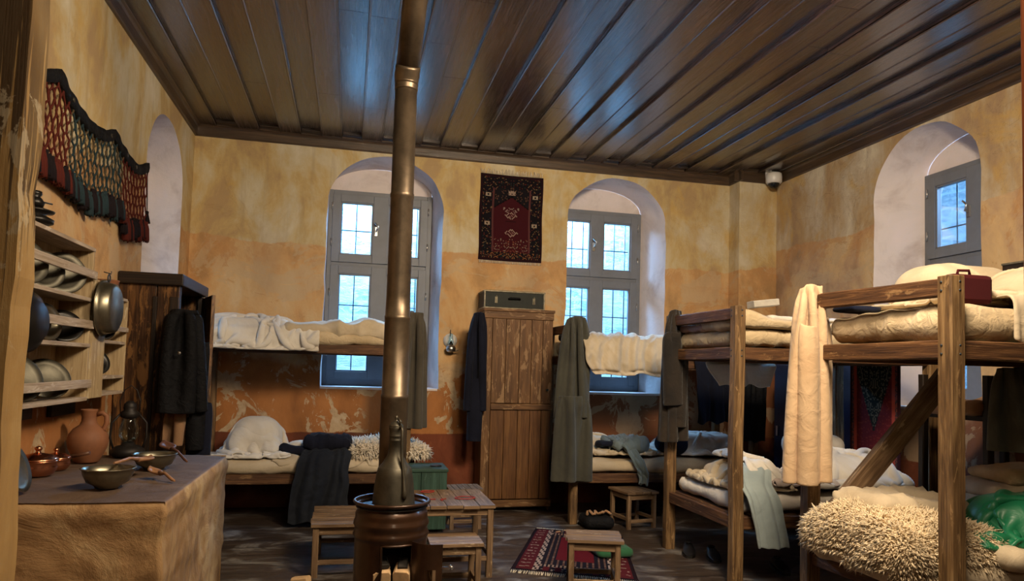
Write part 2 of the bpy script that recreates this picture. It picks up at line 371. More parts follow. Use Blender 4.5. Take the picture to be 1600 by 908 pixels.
# ------------------------------------------------------------------ mesh helpers
def tag(o, label=None, cat=None, group=None, kind=None):
    if label: o['label'] = label
    if cat: o['category'] = cat
    if group: o['group'] = group
    if kind: o['kind'] = kind
    return o
def thing(name, label, cat, loc=(0, 0, 0), rotz=0, group=None, kind=None):
    o = bpy.data.objects.new(name, None); col.objects.link(o); o.empty_display_size = .1
    o.location = loc; o.rotation_euler = (0, 0, rotz)
    return tag(o, label, cat, group, kind)
def dup(root, loc=None, rotz=None, label=None, group=None):
    r = root.copy(); col.objects.link(r)
    if loc is not None: r.location = loc
    if rotz is not None: r.rotation_euler[2] = rotz
    if label: r['label'] = label
    if group: r['group'] = group
    for ch in list(root.children):
        c = ch.copy(); col.objects.link(c); c.parent = r
        for g in list(ch.children):
            d = g.copy(); col.objects.link(d); d.parent = c
    return r
def wloc(o):
    v = Vector((0, 0, 0))
    while o is not None: v += o.location; o = o.parent
    return v
RS = random.Random(7)
class MB:
    def __init__(s): s.v = []; s.f = []; s.uv = []; s.sm = []
    def add(s, vs, fs, uvs=None, smooth=False):
        k = len(s.v); s.v += [tuple(p) for p in vs]
        for i, f in enumerate(fs):
            s.f.append(tuple(k+j for j in f))
            s.uv.append(uvs[i] if uvs else None); s.sm.append(smooth)
        return s
    def box(s, a, b, jit=0):
        """axis aligned box between corners a and b"""
        a, b = Vector(a), Vector(b); c = (a+b)/2; d = b-a
        ax = max(range(3), key=lambda i: abs(d[i]))
        e = Vector((0, 0, 0)); e[ax] = d[ax]/2
        up = Vector((0, 0, 1)) if ax != 2 else Vector((0, 1, 0))
        w = {0: abs(d.y), 1: abs(d.x), 2: abs(d.x)}[ax]; h = abs(d.z) if ax != 2 else abs(d.y)
        return s.beam(c-e, c+e, w, h, up, jit=jit, ch=0)
    def beam(s, p0, p1, w, h, up=None, jit=.0, ch=.12, taper=1.0):
        """timber from p0 to p1, w across, h along up, hewn when jit > 0"""
        p0, p1 = Vector(p0), Vector(p1); d = p1-p0; Ln = d.length; a = d/Ln
        if up is None: up = Vector((0, 0, 1)) if abs(a.z) < .9 else Vector((0, 1, 0))
        up = Vector(up); sd = a.cross(up).normalized(); up = sd.cross(a).normalized()
        n = max(1, int(Ln/.07)) if jit else 1
        c = min(w, h)*ch
        if c: pr = [(-w/2+c, -h/2), (w/2-c, -h/2), (w/2, -h/2+c), (w/2, h/2-c), (w/2-c, h/2), (-w/2+c, h/2), (-w/2, h/2-c), (-w/2, -h/2+c)]
        else: pr = [(-w/2, -h/2), (w/2, -h/2), (w/2, h/2), (-w/2, h/2)]
        m = len(pr); vs = []; per = [0]
        for j in range(m): per.append(per[-1]+math.dist(pr[j], pr[(j+1) % m]))
        o = RS.random()*50; ou, ov = RS.random()*20, RS.random()*20
        for i in range(n+1):
            t = i/n; k = 1+(taper-1)*t
            q = p0+d*t
            if jit: q = q + sd*noise.noise((t*Ln*1.3+o, 3, 1))*jit*1.5 + up*noise.noise((t*Ln*1.3+o, 9, 5))*jit*1.5
            for j, (x, y) in enumerate(pr):
                jj = 1+(noise.noise((t*Ln*5+o, j*1.7, 2))*jit*14 if jit else 0)*.35
                vs.append(q+sd*x*k*jj+up*y*k*jj)
        fs = []; uvs = []
        for i in range(n):
            for j in range(m):
                a0, a1 = i*m+j, i*m+(j+1) % m
                fs.append((a0, a1, a1+m, a0+m))
                u0, u1 = ou+Ln*i/n, ou+Ln*(i+1)/n
                uvs.append([(u0, ov+per[j]), (u0, ov+per[j+1]), (u1, ov+per[j+1]), (u1, ov+per[j])])
        fs.append(tuple(reversed(range(m)))); uvs.append([(ou+pr[j][0]*.3, ov+pr[j][1]) for j in reversed(range(m))])
        fs.append(tuple(n*m+j for j in range(m))); uvs.append([(ou+pr[j][0]*.3, ov+pr[j][1]) for j in range(m)])
        return s.add(vs, fs, uvs)
    def tube(s, pts, r, n=8, closed=False, cap=True, smooth=True):
        pts = [Vector(p) for p in pts]; rs = r if isinstance(r, (list, tuple)) else [r]*len(pts)
        k = len(pts); vs = []
        prev = None
        for i, p in enumerate(pts):
            if closed: t = pts[(i+1) % k]-pts[i-1]
            else: t = pts[min(i+1, k-1)]-pts[max(i-1, 0)]
            t = t.normalized() if t.length > 1e-9 else Vector((0, 0, 1))
            if prev is None:
                x = t.cross(Vector((0, 0, 1)) if abs(t.z) < .9 else Vector((1, 0, 0))).normalized()
            else: x = (prev-t*prev.dot(t)).normalized()
            prev = x; y = t.cross(x)
            for j in range(n):
                a = 2*PI*j/n; vs.append(p+(x*math.cos(a)+y*math.sin(a))*rs[i])
        fs = []
        for i in range(k if closed else k-1):
            for j in range(n):
                i2 = (i+1) % k
                fs.append((i*n+j, i*n+(j+1) % n, i2*n+(j+1) % n, i2*n+j))
        s.add(vs, fs, None, smooth)
        if cap and not closed:
            b = len(s.v)-k*n
            s.f.append(tuple(b+j for j in reversed(range(n)))); s.uv.append(None); s.sm.append(False)
            s.f.append(tuple(b+(k-1)*n+j for j in range(n))); s.uv.append(None); s.sm.append(False)
        return s
    def lathe(s, prof, c=(0, 0, 0), n=40, axis='Z', smooth=True, rot=None):
        """profile of (radius, height) about an axis"""
        vs = []; fs = []; k = len(prof); c = Vector(c)
        for (r, z) in prof:
            for j in range(n):
                a = 2*PI*j/n
                p = Vector((r*math.cos(a), r*math.sin(a), z))
                if axis == 'X': p = Vector((p.z, p.x, p.y))
                if axis == 'Y': p = Vector((p.x, -p.z, p.y))
                if rot is not None: p = rot @ p
                vs.append(c+p)
        for i in range(k-1):
            for j in range(n):
                a, b = i*n+j, i*n+(j+1) % n
                fs.append((a, b, b+n, a+n))
        s.add(vs, fs, None, smooth)
        b = len(s.v)-k*n
        for i, rev in ((0, True), (k-1, False)):
            if prof[i][0] > 1e-4:
                idx = [b+i*n+j for j in range(n)]
                s.f.append(tuple(reversed(idx)) if rev else tuple(idx)); s.uv.append(None); s.sm.append(False)
        return s
    def build(s, name, mat, parent=None, bevel=0, sub=0, solid=0, origin=None, weld=False):
        vs = np.array([tuple(p) for p in s.v], dtype=float)
        if parent is not None: off = np.array(wloc(parent))
        elif origin is not None: off = np.array(origin)
        else: off = np.array([(vs[:, 0].min()+vs[:, 0].max())/2, (vs[:, 1].min()+vs[:, 1].max())/2, vs[:, 2].min()])
        if parent is not None and LOCAL[0]: off = np.zeros(3)
        me = bpy.data.meshes.new(name); me.from_pydata((vs-off).tolist(), [], s.f); me.update()
        if any(u is not None for u in s.uv):
            ul = me.uv_layers.new(name='UVMap'); i = 0
            for f, u in zip(s.f, s.uv):
                for j in range(len(f)):
                    ul.data[i].uv = u[j] if u else (vs[f[j]][0]+vs[f[j]][1], vs[f[j]][2])
                    i += 1
        me.polygons.foreach_set('use_smooth', [bool(x) for x in s.sm])
        if mat is not None: me.materials.append(M[mat] if isinstance(mat, str) else mat)
        o = bpy.data.objects.new(name, me); col.objects.link(o)
        if parent is not None: o.parent = parent
        else: o.location = off
        if weld: w = o.modifiers.new('weld', 'WELD'); w.merge_threshold = .0002
        if bevel:
            b = o.modifiers.new('bevel', 'BEVEL'); b.width = bevel; b.segments = 2; b.limit_method = 'ANGLE'; b.angle_limit = .9
        if solid:
            k = o.modifiers.new('solid', 'SOLIDIFY'); k.thickness = solid; k.offset = 1
        if sub:
            k = o.modifiers.new('sub', 'SUBSURF'); k.levels = sub; k.render_levels = sub
        return o
LOCAL = [False]
def grid_faces(ny, nx, wrap=False):
    f = []
    for j in range(ny-1):
        for i in range(nx if wrap else nx-1):
            i2 = (i+1) % nx
            f.append((j*nx+i, j*nx+i2, (j+1)*nx+i2, (j+1)*nx+i))
    return f
def ridged(x, y, z=0., sc=4., warp=.6):
    w = noise.noise((x*sc*.4, y*sc*.4, z+7))*warp; w2 = noise.noise((x*sc*.4+9, y*sc*.4, z+3))*warp
    return 1-abs(noise.noise((x*sc+w*sc, y*sc+w2*sc, z)))*2
def crease(x, y, z, seed):
    """long pulled folds that wander and fork, with soft puffs between"""
    th = noise.noise((x*.28+seed*1.7, y*.28, z*.3))*2.6+seed*.9
    wx = noise.noise((x*.5+seed, y*.5, z*.5)); wy = noise.noise((x*.5, y*.5+seed, z*.5+5))
    c, s_ = math.cos(th), math.sin(th); c0, s0 = math.cos(seed*.9), math.sin(seed*.9)
    u, v = x*c0+y*s0, -x*s0+y*c0
    a = abs(noise.noise((u*.45+wx*.8, v*1.5+wy*1.5, z*.8+seed)))
    b = abs(noise.noise((u*.8+wy*1.2+7, v*3.4+wx*2.4, z*1.2+seed)))
    p = noise.noise((x*.7+seed, y*.7, z*.7))
    k = noise.noise((x*.4+3, y*.4+seed, z))*.5+.5
    return p*.9+(.5-min(1, a*2.2))*.8+(.35-min(.8, b*2.2))*.55*(.4+k)
def soft(name, mat, x0, x1, y0, y1, z0, z1, r=.05, seed=0, amp=.012, fold=.012, fsc=(3, 3), res=.035, lump=None, parent=None, sag=0):
    """stuffed block (mattress, pillow, folded quilt) with creases"""
    B = MB(); hx, hy, hz = (x1-x0)/2, (y1-y0)/2, (z1-z0)/2; c = Vector(((x0+x1)/2, (y0+y1)/2, (z0+z1)/2))
    r = min(r, hx*.98, hy*.98, hz*.98)
    cnt = [max(4, int(2*h/res)) for h in (hx, hy, hz)]; H = (hx, hy, hz)
    for ax in range(3):
        u, v = [(1, 2), (2, 0), (0, 1)][ax]
        for sg in (-1, 1):
            nu, nv = cnt[u], cnt[v]; vs = []
            for j in range(nv+1):
                for i in range(nu+1):
                    p = [0, 0, 0]; p[ax] = sg*H[ax]; p[u] = (2*i/nu-1)*H[u]; p[v] = (2*j/nv-1)*H[v]
                    q = Vector([max(-(H[k]-r), min(H[k]-r, p[k])) for k in range(3)])
                    d = Vector(p)-q; d = d.normalized() if d.length > 1e-9 else Vector((0, 0, 0))
                    w = q+d*r
                    X, Y, Z = w+c
                    n1 = noise.noise((X*2.1+seed, Y*2.1, Z*2.1+seed))
                    cre = crease(X*fsc[0], Y*fsc[1], Z*3, seed)
                    dd = amp*n1*1.6+fold*cre
                    w = w+d*dd
                    if lump and d.z > -.3:
                        t = (w.z+hz)/(2*hz)
                        w.z += lump(X, Y)*max(0, min(1, t))
                    if sag: w.z -= sag*(1-((X-c.x)/hx)**2)*.5
                    vs.append(w+c)
            fs = grid_faces(nv+1, nu+1)
            if sg < 0: fs = [tuple(reversed(f)) for f in fs]
            B.add(vs, fs, None, True)
    o = B.build(name, mat, parent); 
    bm = bmesh.new(); bm.from_mesh(o.data); bmesh.ops.remove_doubles(bm, verts=bm.verts, dist=.0004); bm.to_mesh(o.data); bm.free()
    for p in o.data.polygons: p.use_smooth = True
    return o
# cloth: grid of points relaxed under gravity over boxes and posts
def relax(P, boxes=(), caps=(), floor=0., pins=None, steps=150, iters=7, bend=.25, rx=None, ry=None, th=.012, fric=.5, damp=.985, g=9.8, seed=0, fence=None):
    P = P.copy(); Q = P.copy(); dt = 1/60.
    ny, nx, _ = P.shape
    pin = None
    if pins is not None: pin = P[pins].copy()
    def con(A, B, L0, k):
        d = B-A; l = np.linalg.norm(d, axis=-1, keepdims=True)+1e-9
        c = d*(1-L0/l)*.5*k; A += c; B -= c
    def pairs(ax, st, L0, k):
        n = P.shape[ax]
        for par in range(2*st if st > 1 else 2):
            i0 = par; idx = np.arange(i0, n-st, 2*st if st > 1 else 2)
            if len(idx) == 0: continue
            if ax == 1: A = P[:, idx]; B = P[:, idx+st]; con(A, B, L0, k); P[:, idx] = A; P[:, idx+st] = B
            else: A = P[idx]; B = P[idx+st]; con(A, B, L0, k); P[idx] = A; P[idx+st] = B
    dg = math.hypot(rx, ry)
    def coll():
        hit = P[..., 2] < floor+th
        P[..., 2] = np.maximum(P[..., 2], floor+th)
        for (bx0, bx1, by0, by1, bz0, bz1, r) in boxes:
            c = np.array([(bx0+bx1)/2, (by0+by1)/2, (bz0+bz1)/2]); h = np.array([(bx1-bx0)/2, (by1-by0)/2, (bz1-bz0)/2])
            r = min(r, h.min()*.95)
            d = P-c; s = np.sign(d); s[s == 0] = 1; q = np.abs(d)-(h-r)
            qo = np.maximum(q, 0); lo = np.linalg.norm(qo, axis=-1); mi = q.max(axis=-1)
            sd = lo+np.minimum(mi, 0)-r
            m = sd < th
            if not m.any(): continue
            gr = np.where((lo > 1e-6)[..., None], qo/np.maximum(lo, 1e-6)[..., None], (q == mi[..., None]).astype(float))*s
            P[m] += (gr*(th-sd)[..., None])[m]; hit = hit | m
        for (a, b, r) in caps:
            a = np.array(a, float); b = np.array(b, float); ab = b-a
            t = np.clip(((P-a)@ab)/(ab@ab), 0, 1); q = a+t[..., None]*ab; d = P-q; l = np.linalg.norm(d, axis=-1)+1e-9
            m = l < r+th
            P[m] += (d/l[..., None]*(r+th-l)[..., None])[m]; hit = hit | m
        return hit
    for s_ in range(steps):
        v = np.clip((P-Q)*damp, -.04, .04); Q = P.copy(); P += v; P[..., 2] -= g*dt*dt
        P0 = Q.copy()
        for it in range(iters):
            pairs(1, 1, rx, 1.); pairs(0, 1, ry, 1.)
            for (sa, sb) in (((slice(0, -1), slice(0, -1)), (slice(1, None), slice(1, None))), ((slice(0, -1), slice(1, None)), (slice(1, None), slice(0, -1)))):
                A = P[sa].copy(); B = P[sb].copy(); A0 = A.copy(); B0 = B.copy(); con(A, B, dg, .35)
                P[sa] += (A-A0)*.8; P[sb] += (B-B0)*.8
            if bend: pairs(1, 3, rx*3, bend); pairs(0, 3, ry*3, bend)
            if pin is not None: P[pins] = pin
            if fence is not None:
                P[..., 0] = np.clip(P[..., 0], fence[0], fence[1]); P[..., 1] = np.clip(P[..., 1], fence[2], fence[3])
                if len(fence) > 4: P[..., 2] = np.maximum(P[..., 2], fence[4])
            hit = coll()
            P[hit, :2] -= (P[hit, :2]-P0[hit, :2])*fric*.8
        Q[hit] = Q[hit]*(1-fric)+P[hit]*fric
    return P
def cloth(name, mat, P, parent=None, th=.008, sub=1, label=None, cat=None, group=None, mask=None):
    ny, nx, _ = P.shape
    B = MB(); fs = grid_faces(ny, nx)
    if mask is not None: fs = [f for f in fs if mask((f[0] % nx)/(nx-1), (f[0]//nx)/(ny-1))]
    B.add(P.reshape(-1, 3).tolist(), fs, None, True)
    o = B.build(name, mat, parent, solid=th, sub=sub)
    o.modifiers['solid'].offset = 0
    bm = bmesh.new(); bm.from_mesh(o.data)
    bmesh.ops.delete(bm, geom=[v for v in bm.verts if not v.link_faces], context='VERTS'); bm.to_mesh(o.data); bm.free()
    if label: tag(o, label, cat, group)
    return o
def sheet(x0, x1, y0, y1, z, sx, sy, res=.028, seed=0, lump=.05, rot=0, tilt=0):
    """start of a thrown sheet: real size sx by sy, bunched into the footprint"""
    nx, ny = max(6, int(sx/res)), max(6, int(sy/res))
    u, v = np.meshgrid(np.linspace(0, 1, nx), np.linspace(0, 1, ny))
    X = (u-.5)*(x1-x0); Y = (v-.5)*(y1-y0); c, s = math.cos(rot), math.sin(rot)
    P = np.zeros((ny, nx, 3)); P[..., 0] = (x0+x1)/2+X*c-Y*s; P[..., 1] = (y0+y1)/2+X*s+Y*c; P[..., 2] = z+tilt*u
    for j in range(ny):
        for i in range(nx):
            a, b = u[j, i]*sx*5, v[j, i]*sy*5
            P[j, i, 2] += lump*(noise.noise((a+seed, b, seed))+.6*noise.noise((a*2.3+seed, b*2.3, 4)))
            P[j, i, 0] += .02*noise.noise((a, b+seed, 11)); P[j, i, 1] += .02*noise.noise((a, b+seed, 17))
    return P, sx/(nx-1), sy/(ny-1)
def throw(name, mat, x0, x1, y0, y1, z, sx, sy, label=None, cat=None, res=.028, seed=0, lump=.06, rot=0, th=.008, parent=None, group=None, mask=None, tilt=0, steps=110, bend=.12, **kw):
    P, rx, ry = sheet(x0, x1, y0, y1, z, sx, sy, res, seed, lump, rot, tilt)
    zf = kw.pop('zf', None)
    kw.setdefault('fence', (x0-.03, x1+.03, y0-.03, y1+.03)+((zf,) if zf else ()))
    P = relax(P, rx=rx, ry=ry, steps=steps, bend=bend, th=th/2+.006, **kw)
    return cloth(name, mat, P, parent, th, 1, label, cat, group, mask)
def garment(name, mat, levels, folds=7, amp=.25, seed=0, n=72, rows=44, parent=None, rotz=0, power=1.5):
    """hanging garment as a closed loop swept down; levels = (z, x, y, half width, half depth)"""
    B = MB(); vs = []; lv = sorted(levels, key=lambda l: -l[0]); zt, zb = lv[0][0], lv[-1][0]
    cr, sr = math.cos(rotz), math.sin(rotz)
    for k in range(rows+1):
        t = k/rows; z = zt+(zb-zt)*t
        for a, b in zip(lv, lv[1:]):
            if b[0] <= z <= a[0]+1e-9:
                s = (a[0]-z)/(a[0]-b[0]) if a[0] > b[0] else 0; s = s*s*(3-2*s)
                q = [a[i]+(b[i]-a[i])*s for i in range(5)]; break
        x, y, hw, hd = q[1:]
        for j in range(n):
            th = 2*PI*j/n; cx, cy = math.cos(th), math.sin(th)
            f = math.sin(folds*th+seed+1.2*noise.noise((t*2+seed, th*.5, 1)))+.5*math.sin((folds*2.3)*th+seed*2+t*1.5)
            g = noise.noise((cx*1.5+seed, cy*1.5, t*4))*.5+noise.noise((cx*4+seed, cy*4, t*9))*.25
            a = amp*min(1, .25+t*1.4)
            dx, dy = hw*cx*(1+.10*g+.06*a*f), hd*cy*(1+a*f*.8+.35*g)+hd*.25*a*f
            zz = z+(.02*noise.noise((cx*2, cy*2, seed)) if k == rows else 0)
            vs.append((x+dx*cr-dy*sr, y+dx*sr+dy*cr, zz))
    B.add(vs, grid_faces(rows+1, n, True), None, True)
    top = [tuple(range(n))[::-1]]; B.f.append(top[0]); B.uv.append(None); B.sm.append(True)
    o = B.build(name, mat, parent, solid=.008); o.modifiers['solid'].offset = -1
    return o
def drape(name, mat, path, folds=5, amp=.02, seed=0, th=.012, nu=60, nt=60, parent=None, label=None, cat=None, group=None, diag=0., hem=.02, crumple=.0, axis=(1, 0, 0)):
    """cloth lying over an edge: path = [(x, y, z, half width, fold depth 0..1)]"""
    pts = [Vector(p[:3]) for p in path]; d = [0]
    for a, b in zip(pts, pts[1:]): d.append(d[-1]+(b-a).length)
    T = d[-1]; ax = Vector(axis).normalized(); rows = []
    def ev(t):
        s_ = t*T
        for i in range(len(d)-1):
            if s_ <= d[i+1]+1e-9:
                k = (s_-d[i])/max(1e-6, d[i+1]-d[i]); p0 = path[max(i-1, 0)]; p1 = path[i]; p2 = path[i+1]; p3 = path[min(i+2, len(path)-1)]
                return [.5*((2*p1[j])+(-p0[j]+p2[j])*k+(2*p0[j]-5*p1[j]+4*p2[j]-p3[j])*k*k+(-p0[j]+3*p1[j]-3*p2[j]+p3[j])*k**3) for j in range(5)]
        return list(path[-1])
    P = np.zeros((nt, nu, 3))
    for j in range(nt):
        t = j/(nt-1); e = ev(t); e2 = ev(min(1, t+.02)); e0 = ev(max(0, t-.02))
        tan = (Vector(e2[:3])-Vector(e0[:3])).normalized(); nrm = ax.cross(tan).normalized()
        if nrm.z < 0 or (abs(nrm.z) < .1 and nrm.y > 0): nrm = -nrm
        for i in range(nu):
            u = 2*i/(nu-1)-1; ph = u*PI*folds/2+seed+diag*t*6+1.4*noise.noise((u*1.5+seed, t*2.5, 2))
            w = math.sin(ph)*.6+.4*math.sin(ph*2.3+1)
            w = 1-abs(w)**.8*1.6 if False else w
            cr = crumple*(crease(u*e[3]*9, t*T*9, 0, seed))
            off = amp*e[4]*(w+1)+cr
            p = Vector(e[:3])+ax*u*e[3]*(1+.10*noise.noise((seed, t*5, math.copysign(1, u))))+nrm*off
            if j > nt*.7: p += tan*hem*noise.noise((u*2, seed, 1))*(t-.7)/.3*2
            P[j, i] = p
    return cloth(name, mat, P, parent, th, 1, label, cat, group)
def hang(name, mat, top, w, h, gather=.12, spread=.5, depth=.10, ring=True, rotz=0, seed=0, res=.021, parent=None, th=.008, steps=130, boxes=(), caps=(), taper=None, pleats=8, slant=(0, 0), bend=.05, pinrows=2, label=None, cat=None, group=None, drop=.03):
    """cloth gathered at a peg or post top and let fall: w = girth of the cloth, spread = how much of it stays open"""
    h = h*.87; nx, ny = max(8, int(w/res)), max(8, int(h/res)); P = np.zeros((ny, nx, 3)); cr, sr = math.cos(rotz), math.sin(rotz)
    for j in range(ny):
        t = j/(ny-1); k = min(1, .25+t*1.6)
        tw = taper(t) if taper else 1
        for i in range(nx):
            u = i/(nx-1)
            if ring:
                a = PI/2+2*PI*(u*.97+.015); R = w/(2*PI)*spread*1.4*k*tw; g0 = gather*(1-k)
                x = math.cos(a)*(R*1.25+g0); y = math.sin(a)*(R*.6+g0*.5)
            else:
                x = (u-.5)*(gather+(w*spread-gather)*k)*tw; y = 0
            n_ = noise.noise((u*pleats*1.5+seed, t*1.2, seed)); y += depth*k*.6*(math.sin(u*PI*2*pleats+seed+n_*3)*.5+n_)
            x += .012*noise.noise((u*9, t*5, seed+4))
            P[j, i] = (top[0]+x*cr-y*sr+slant[0]*t, top[1]+x*sr+y*cr+slant[1]*t, top[2]-t*h*.98+drop*(noise.noise((u*3, seed, 1)) if t < .08 else 0))
    pins = np.zeros((ny, nx), bool); pins[:pinrows] = True
    P = relax(P, rx=w/(nx-1), ry=h/(ny-1), steps=steps, bend=bend, boxes=boxes, caps=caps, pins=pins, th=th/2+.004, fric=.3, damp=.97)
    return cloth(name, mat, P, parent, th, 1, label, cat, group)
def merge(objs, name=None):
    """join several meshes made for one part into one"""
    base = objs[0]; bm = bmesh.new()
    dg = bpy.context.evaluated_depsgraph_get()
    for o in objs:
        ev = o.evaluated_get(dg); me = bpy.data.meshes.new_from_object(ev)
        me.transform(Matrix.Translation(wloc(o))); bm.from_mesh(me)
    base.modifiers.clear()
    bmesh.ops.translate(bm, verts=bm.verts, vec=-wloc(base)); bm.to_mesh(base.data); bm.free()
    for o in objs[1:]: bpy.data.objects.remove(o)
    return base
def rug_mesh(name, W_, H_, nx, ny, colf, place, th=.012, parent=None):
    """knotted rug: a grid whose faces carry colour; place(u, v, d) gives the point"""
    B = MB(); vs = []; 
    for d in (0, th):
        for j in range(ny+1):
            for i in range(nx+1): vs.append(place(i/nx, j/ny, d))
    fs = []; cols = []; n1 = (nx+1)*(ny+1)
    for j in range(ny):
        for i in range(nx):
            a = j*(nx+1)+i; c = colf(i, j, nx, ny)
            fs.append((a+n1, a+1+n1, a+nx+2+n1, a+nx+1+n1)); cols.append(c)
            fs.append((a, a+nx+1, a+nx+2, a+1)); cols.append(c)
    for i in range(nx):
        fs.append((i, i+1, i+1+n1, i+n1)); cols.append(colf(i, 0, nx, ny)); b = ny*(nx+1)+i
        fs.append((b+1, b, b+n1, b+1+n1)); cols.append(colf(i, ny-1, nx, ny))
    for j in range(ny):
        a = j*(nx+1); fs.append((a+nx+1, a, a+n1, a+nx+1+n1)); cols.append(colf(0, j, nx, ny)); a += nx
        fs.append((a, a+nx+1, a+nx+1+n1, a+n1)); cols.append(colf(nx-1, j, nx, ny))
    B.add(vs, fs); o = B.build(name, 'rug', parent)
    at_ = o.data.color_attributes.new('knots', 'FLOAT_COLOR', 'CORNER'); k = 0
    for f, c in zip(fs, cols):
        for _ in f: at_.data[k].color = (*c, 1); k += 1
    return o
def tufts(name, mat, pts, nrm, n, ln=.035, seed=0, parent=None, rad=.006, lean=(0, 0, -.5)):
    """wool locks: small bent cones over sampled surface points"""
    rg = np.random.default_rng(seed); idx = rg.integers(0, len(pts), n)
    p = pts[idx]+rg.normal(0, .006, (n, 3)); nn = nrm[idx]+rg.normal(0, .35, (n, 3))+np.array(lean); nn /= np.linalg.norm(nn, axis=1)[:, None]
    cl = np.array([noise.noise((a[0]*9, a[1]*9, a[2]*9)) for a in p]); l = ln*(.7+.6*rg.random(n)+.5*cl)
    t1 = np.cross(nn, [.3, .5, .8]); t1 /= np.linalg.norm(t1, axis=1)[:, None]; t2 = np.cross(nn, t1)
    bend_ = rg.normal(0, .35, (n, 3))+np.array([0, 0, -.35])
    V = []; 
    for k in range(3):
        a = 2*PI*k/3; V.append(p+(t1*math.cos(a)+t2*math.sin(a))*rad)
    mid = p+nn*(l*.55)[:, None]
    for k in range(3):
        a = 2*PI*k/3; V.append(mid+(t1*math.cos(a)+t2*math.sin(a))*rad*.75)
    V.append(mid+(nn+bend_)*(l*.5)[:, None])
    V = np.stack(V, 1).reshape(-1, 3); F = []
    for i in range(n):
        b = i*7
        for k in range(3):
            k2 = (k+1) % 3; F.append((b+k, b+k2, b+3+k2, b+3+k)); F.append((b+3+k, b+3+k2, b+6))
    B = MB(); B.v = V.tolist(); B.f = F; B.uv = [None]*len(F); B.sm = [True]*len(F)
    return B.build(name, mat, parent)
def surf_pts(o):
    me = o.data; c = np.zeros(len(me.polygons)*3); me.polygons.foreach_get('center', c); nn = np.zeros(len(me.polygons)*3); me.polygons.foreach_get('normal', nn)
    return c.reshape(-1, 3)+np.array(wloc(o)), nn.reshape(-1, 3)
# ------------------------------------------------------------------ the room
XL, XR, YB, ZC = -1.6, 4.83, 7.65, 3.86
ZW = 4.0; Y0 = -2.2
def struct(o): o['kind'] = 'structure'; return o
def arch(x0, x1, zb, zs, b, n=28, wob=0, seed=0):
    """outline of an arched opening, from bottom left over the arch to bottom right"""
    pts = [(x0, zb)]; m_ = 10
    for i in range(1, m_): pts.append((x0, zb+(zs-zb)*i/m_))
    for i in range(n+1):
        a = PI-PI*i/n; pts.append(((x0+x1)/2+(x1-x0)/2*math.cos(a), zs+b*math.sin(a)))
    for i in range(1, m_): pts.append((x1, zs-(zs-zb)*i/m_))
    pts.append((x1, zb))
    return [(x+wob*noise.noise((x*4+seed, z*4, 1)), z+wob*.6*noise.noise((x*4, z*4+seed, 6))) for x, z in pts]
def wall(name, mat, mp, u0, u1, z0, z1, holes=()):
    B = MB(); loops = [[(u0, z0), (u1, z0), (u1, z1), (u0, z1)]]+[h for h in holes]
    tris = tessellate_polygon([[Vector((x, z, 0)) for x, z in l] for l in loops])
    flat = [p for l in loops for p in l]
    B.add([mp(x, 0, z) for x, z in flat], [tuple(t) for t in tris])
    return struct(B.build(name, mat, None, origin=(0, 0, 0)))
def reveal(name, mp, outer, inner, depth, roundr=.03):
    """soffit, jambs and sill between the outline in the wall and the one at the window"""
    B = MB(); n = len(outer); rows = 10; vs = []
    for k in range(rows+1):
        t = k/rows
        for i in range(n):
            x = outer[i][0]+(inner[i][0]-outer[i][0])*t; z = outer[i][1]+(inner[i][1]-outer[i][1])*t
            w = .012*noise.noise((x*3, z*3, t*3)) if 0 < k < rows else 0
            vs.append(mp(x+w, depth*t, z))
    B.add(vs, grid_faces(rows+1, n), None, True)
    a = vs[0:1]; B.add([vs[0], vs[n-1], vs[rows*n+n-1], vs[rows*n]], [(0, 1, 2, 3)])
    return struct(B.build(name, 'reveal', None, origin=(0, 0, 0)))
mpB = lambda u, d, z: (u, YB+d, z)
mpR = lambda u, d, z: (XR+d, u, z)
mpL = lambda u, d, z: (XL-d, u, z)
SILL = 1.22
def lay(o, i): return o
w1o = arch(-.285, .93, SILL, 3.15, .53, wob=.02, seed=1); w1i = arch(-.285, .845, SILL+.01, 3.37, .27, seed=1)
w2o = arch(2.335, 3.53, SILL, 3.15, .53, wob=.02, seed=5); w2i = arch(2.25, 3.37, SILL+.01, 3.37, .27)
w3o = arch(4.63, 5.82, SILL, 3.15, .55, wob=.02, seed=9); w3i = arch(4.47, 5.58, SILL+.01, 3.37, .27)
w4o = arch(6.02, 7.24, SILL, 3.02, .52, wob=.02, seed=12); w4i = arch(6.06, 7.2, SILL+.01, 3.2, .25)
wall('wall_back', 'wall', mpB, XL, XR, 0, ZW, [w1o, w2o])
wall('wall_right', 'wall_pale', mpR, Y0, YB, 0, ZW, [w3o])
wall('wall_left', 'wall', mpL, Y0, YB, 0, ZW, [w4o])
wall('wall_front', 'wall', lambda u, d, z: (u, Y0, z), XL, XR, 0, ZW)
B = MB(); B.box((4.345, 7.425, 0), (XR+.02, YB+.02, ZW)); struct(B.build('wall_corner', 'wall'))
for nm, mp, o_, i_, d_ in (('wall_reveal', mpB, w1o, w1i, .4), ('wall_reveal', mpB, w2o, w2i, .4), ('wall_reveal', mpR, w3o, w3i, .4), ('wall_reveal', mpL, w4o, w4i, .45)):
    reveal(nm, mp, o_, i_, d_)
B = MB(); B.add([(XL, Y0, 0), (XR, Y0, 0), (XR, YB, 0), (XL, YB, 0)], [(0, 1, 2, 3)]); struct(B.build('floor', 'floor'))
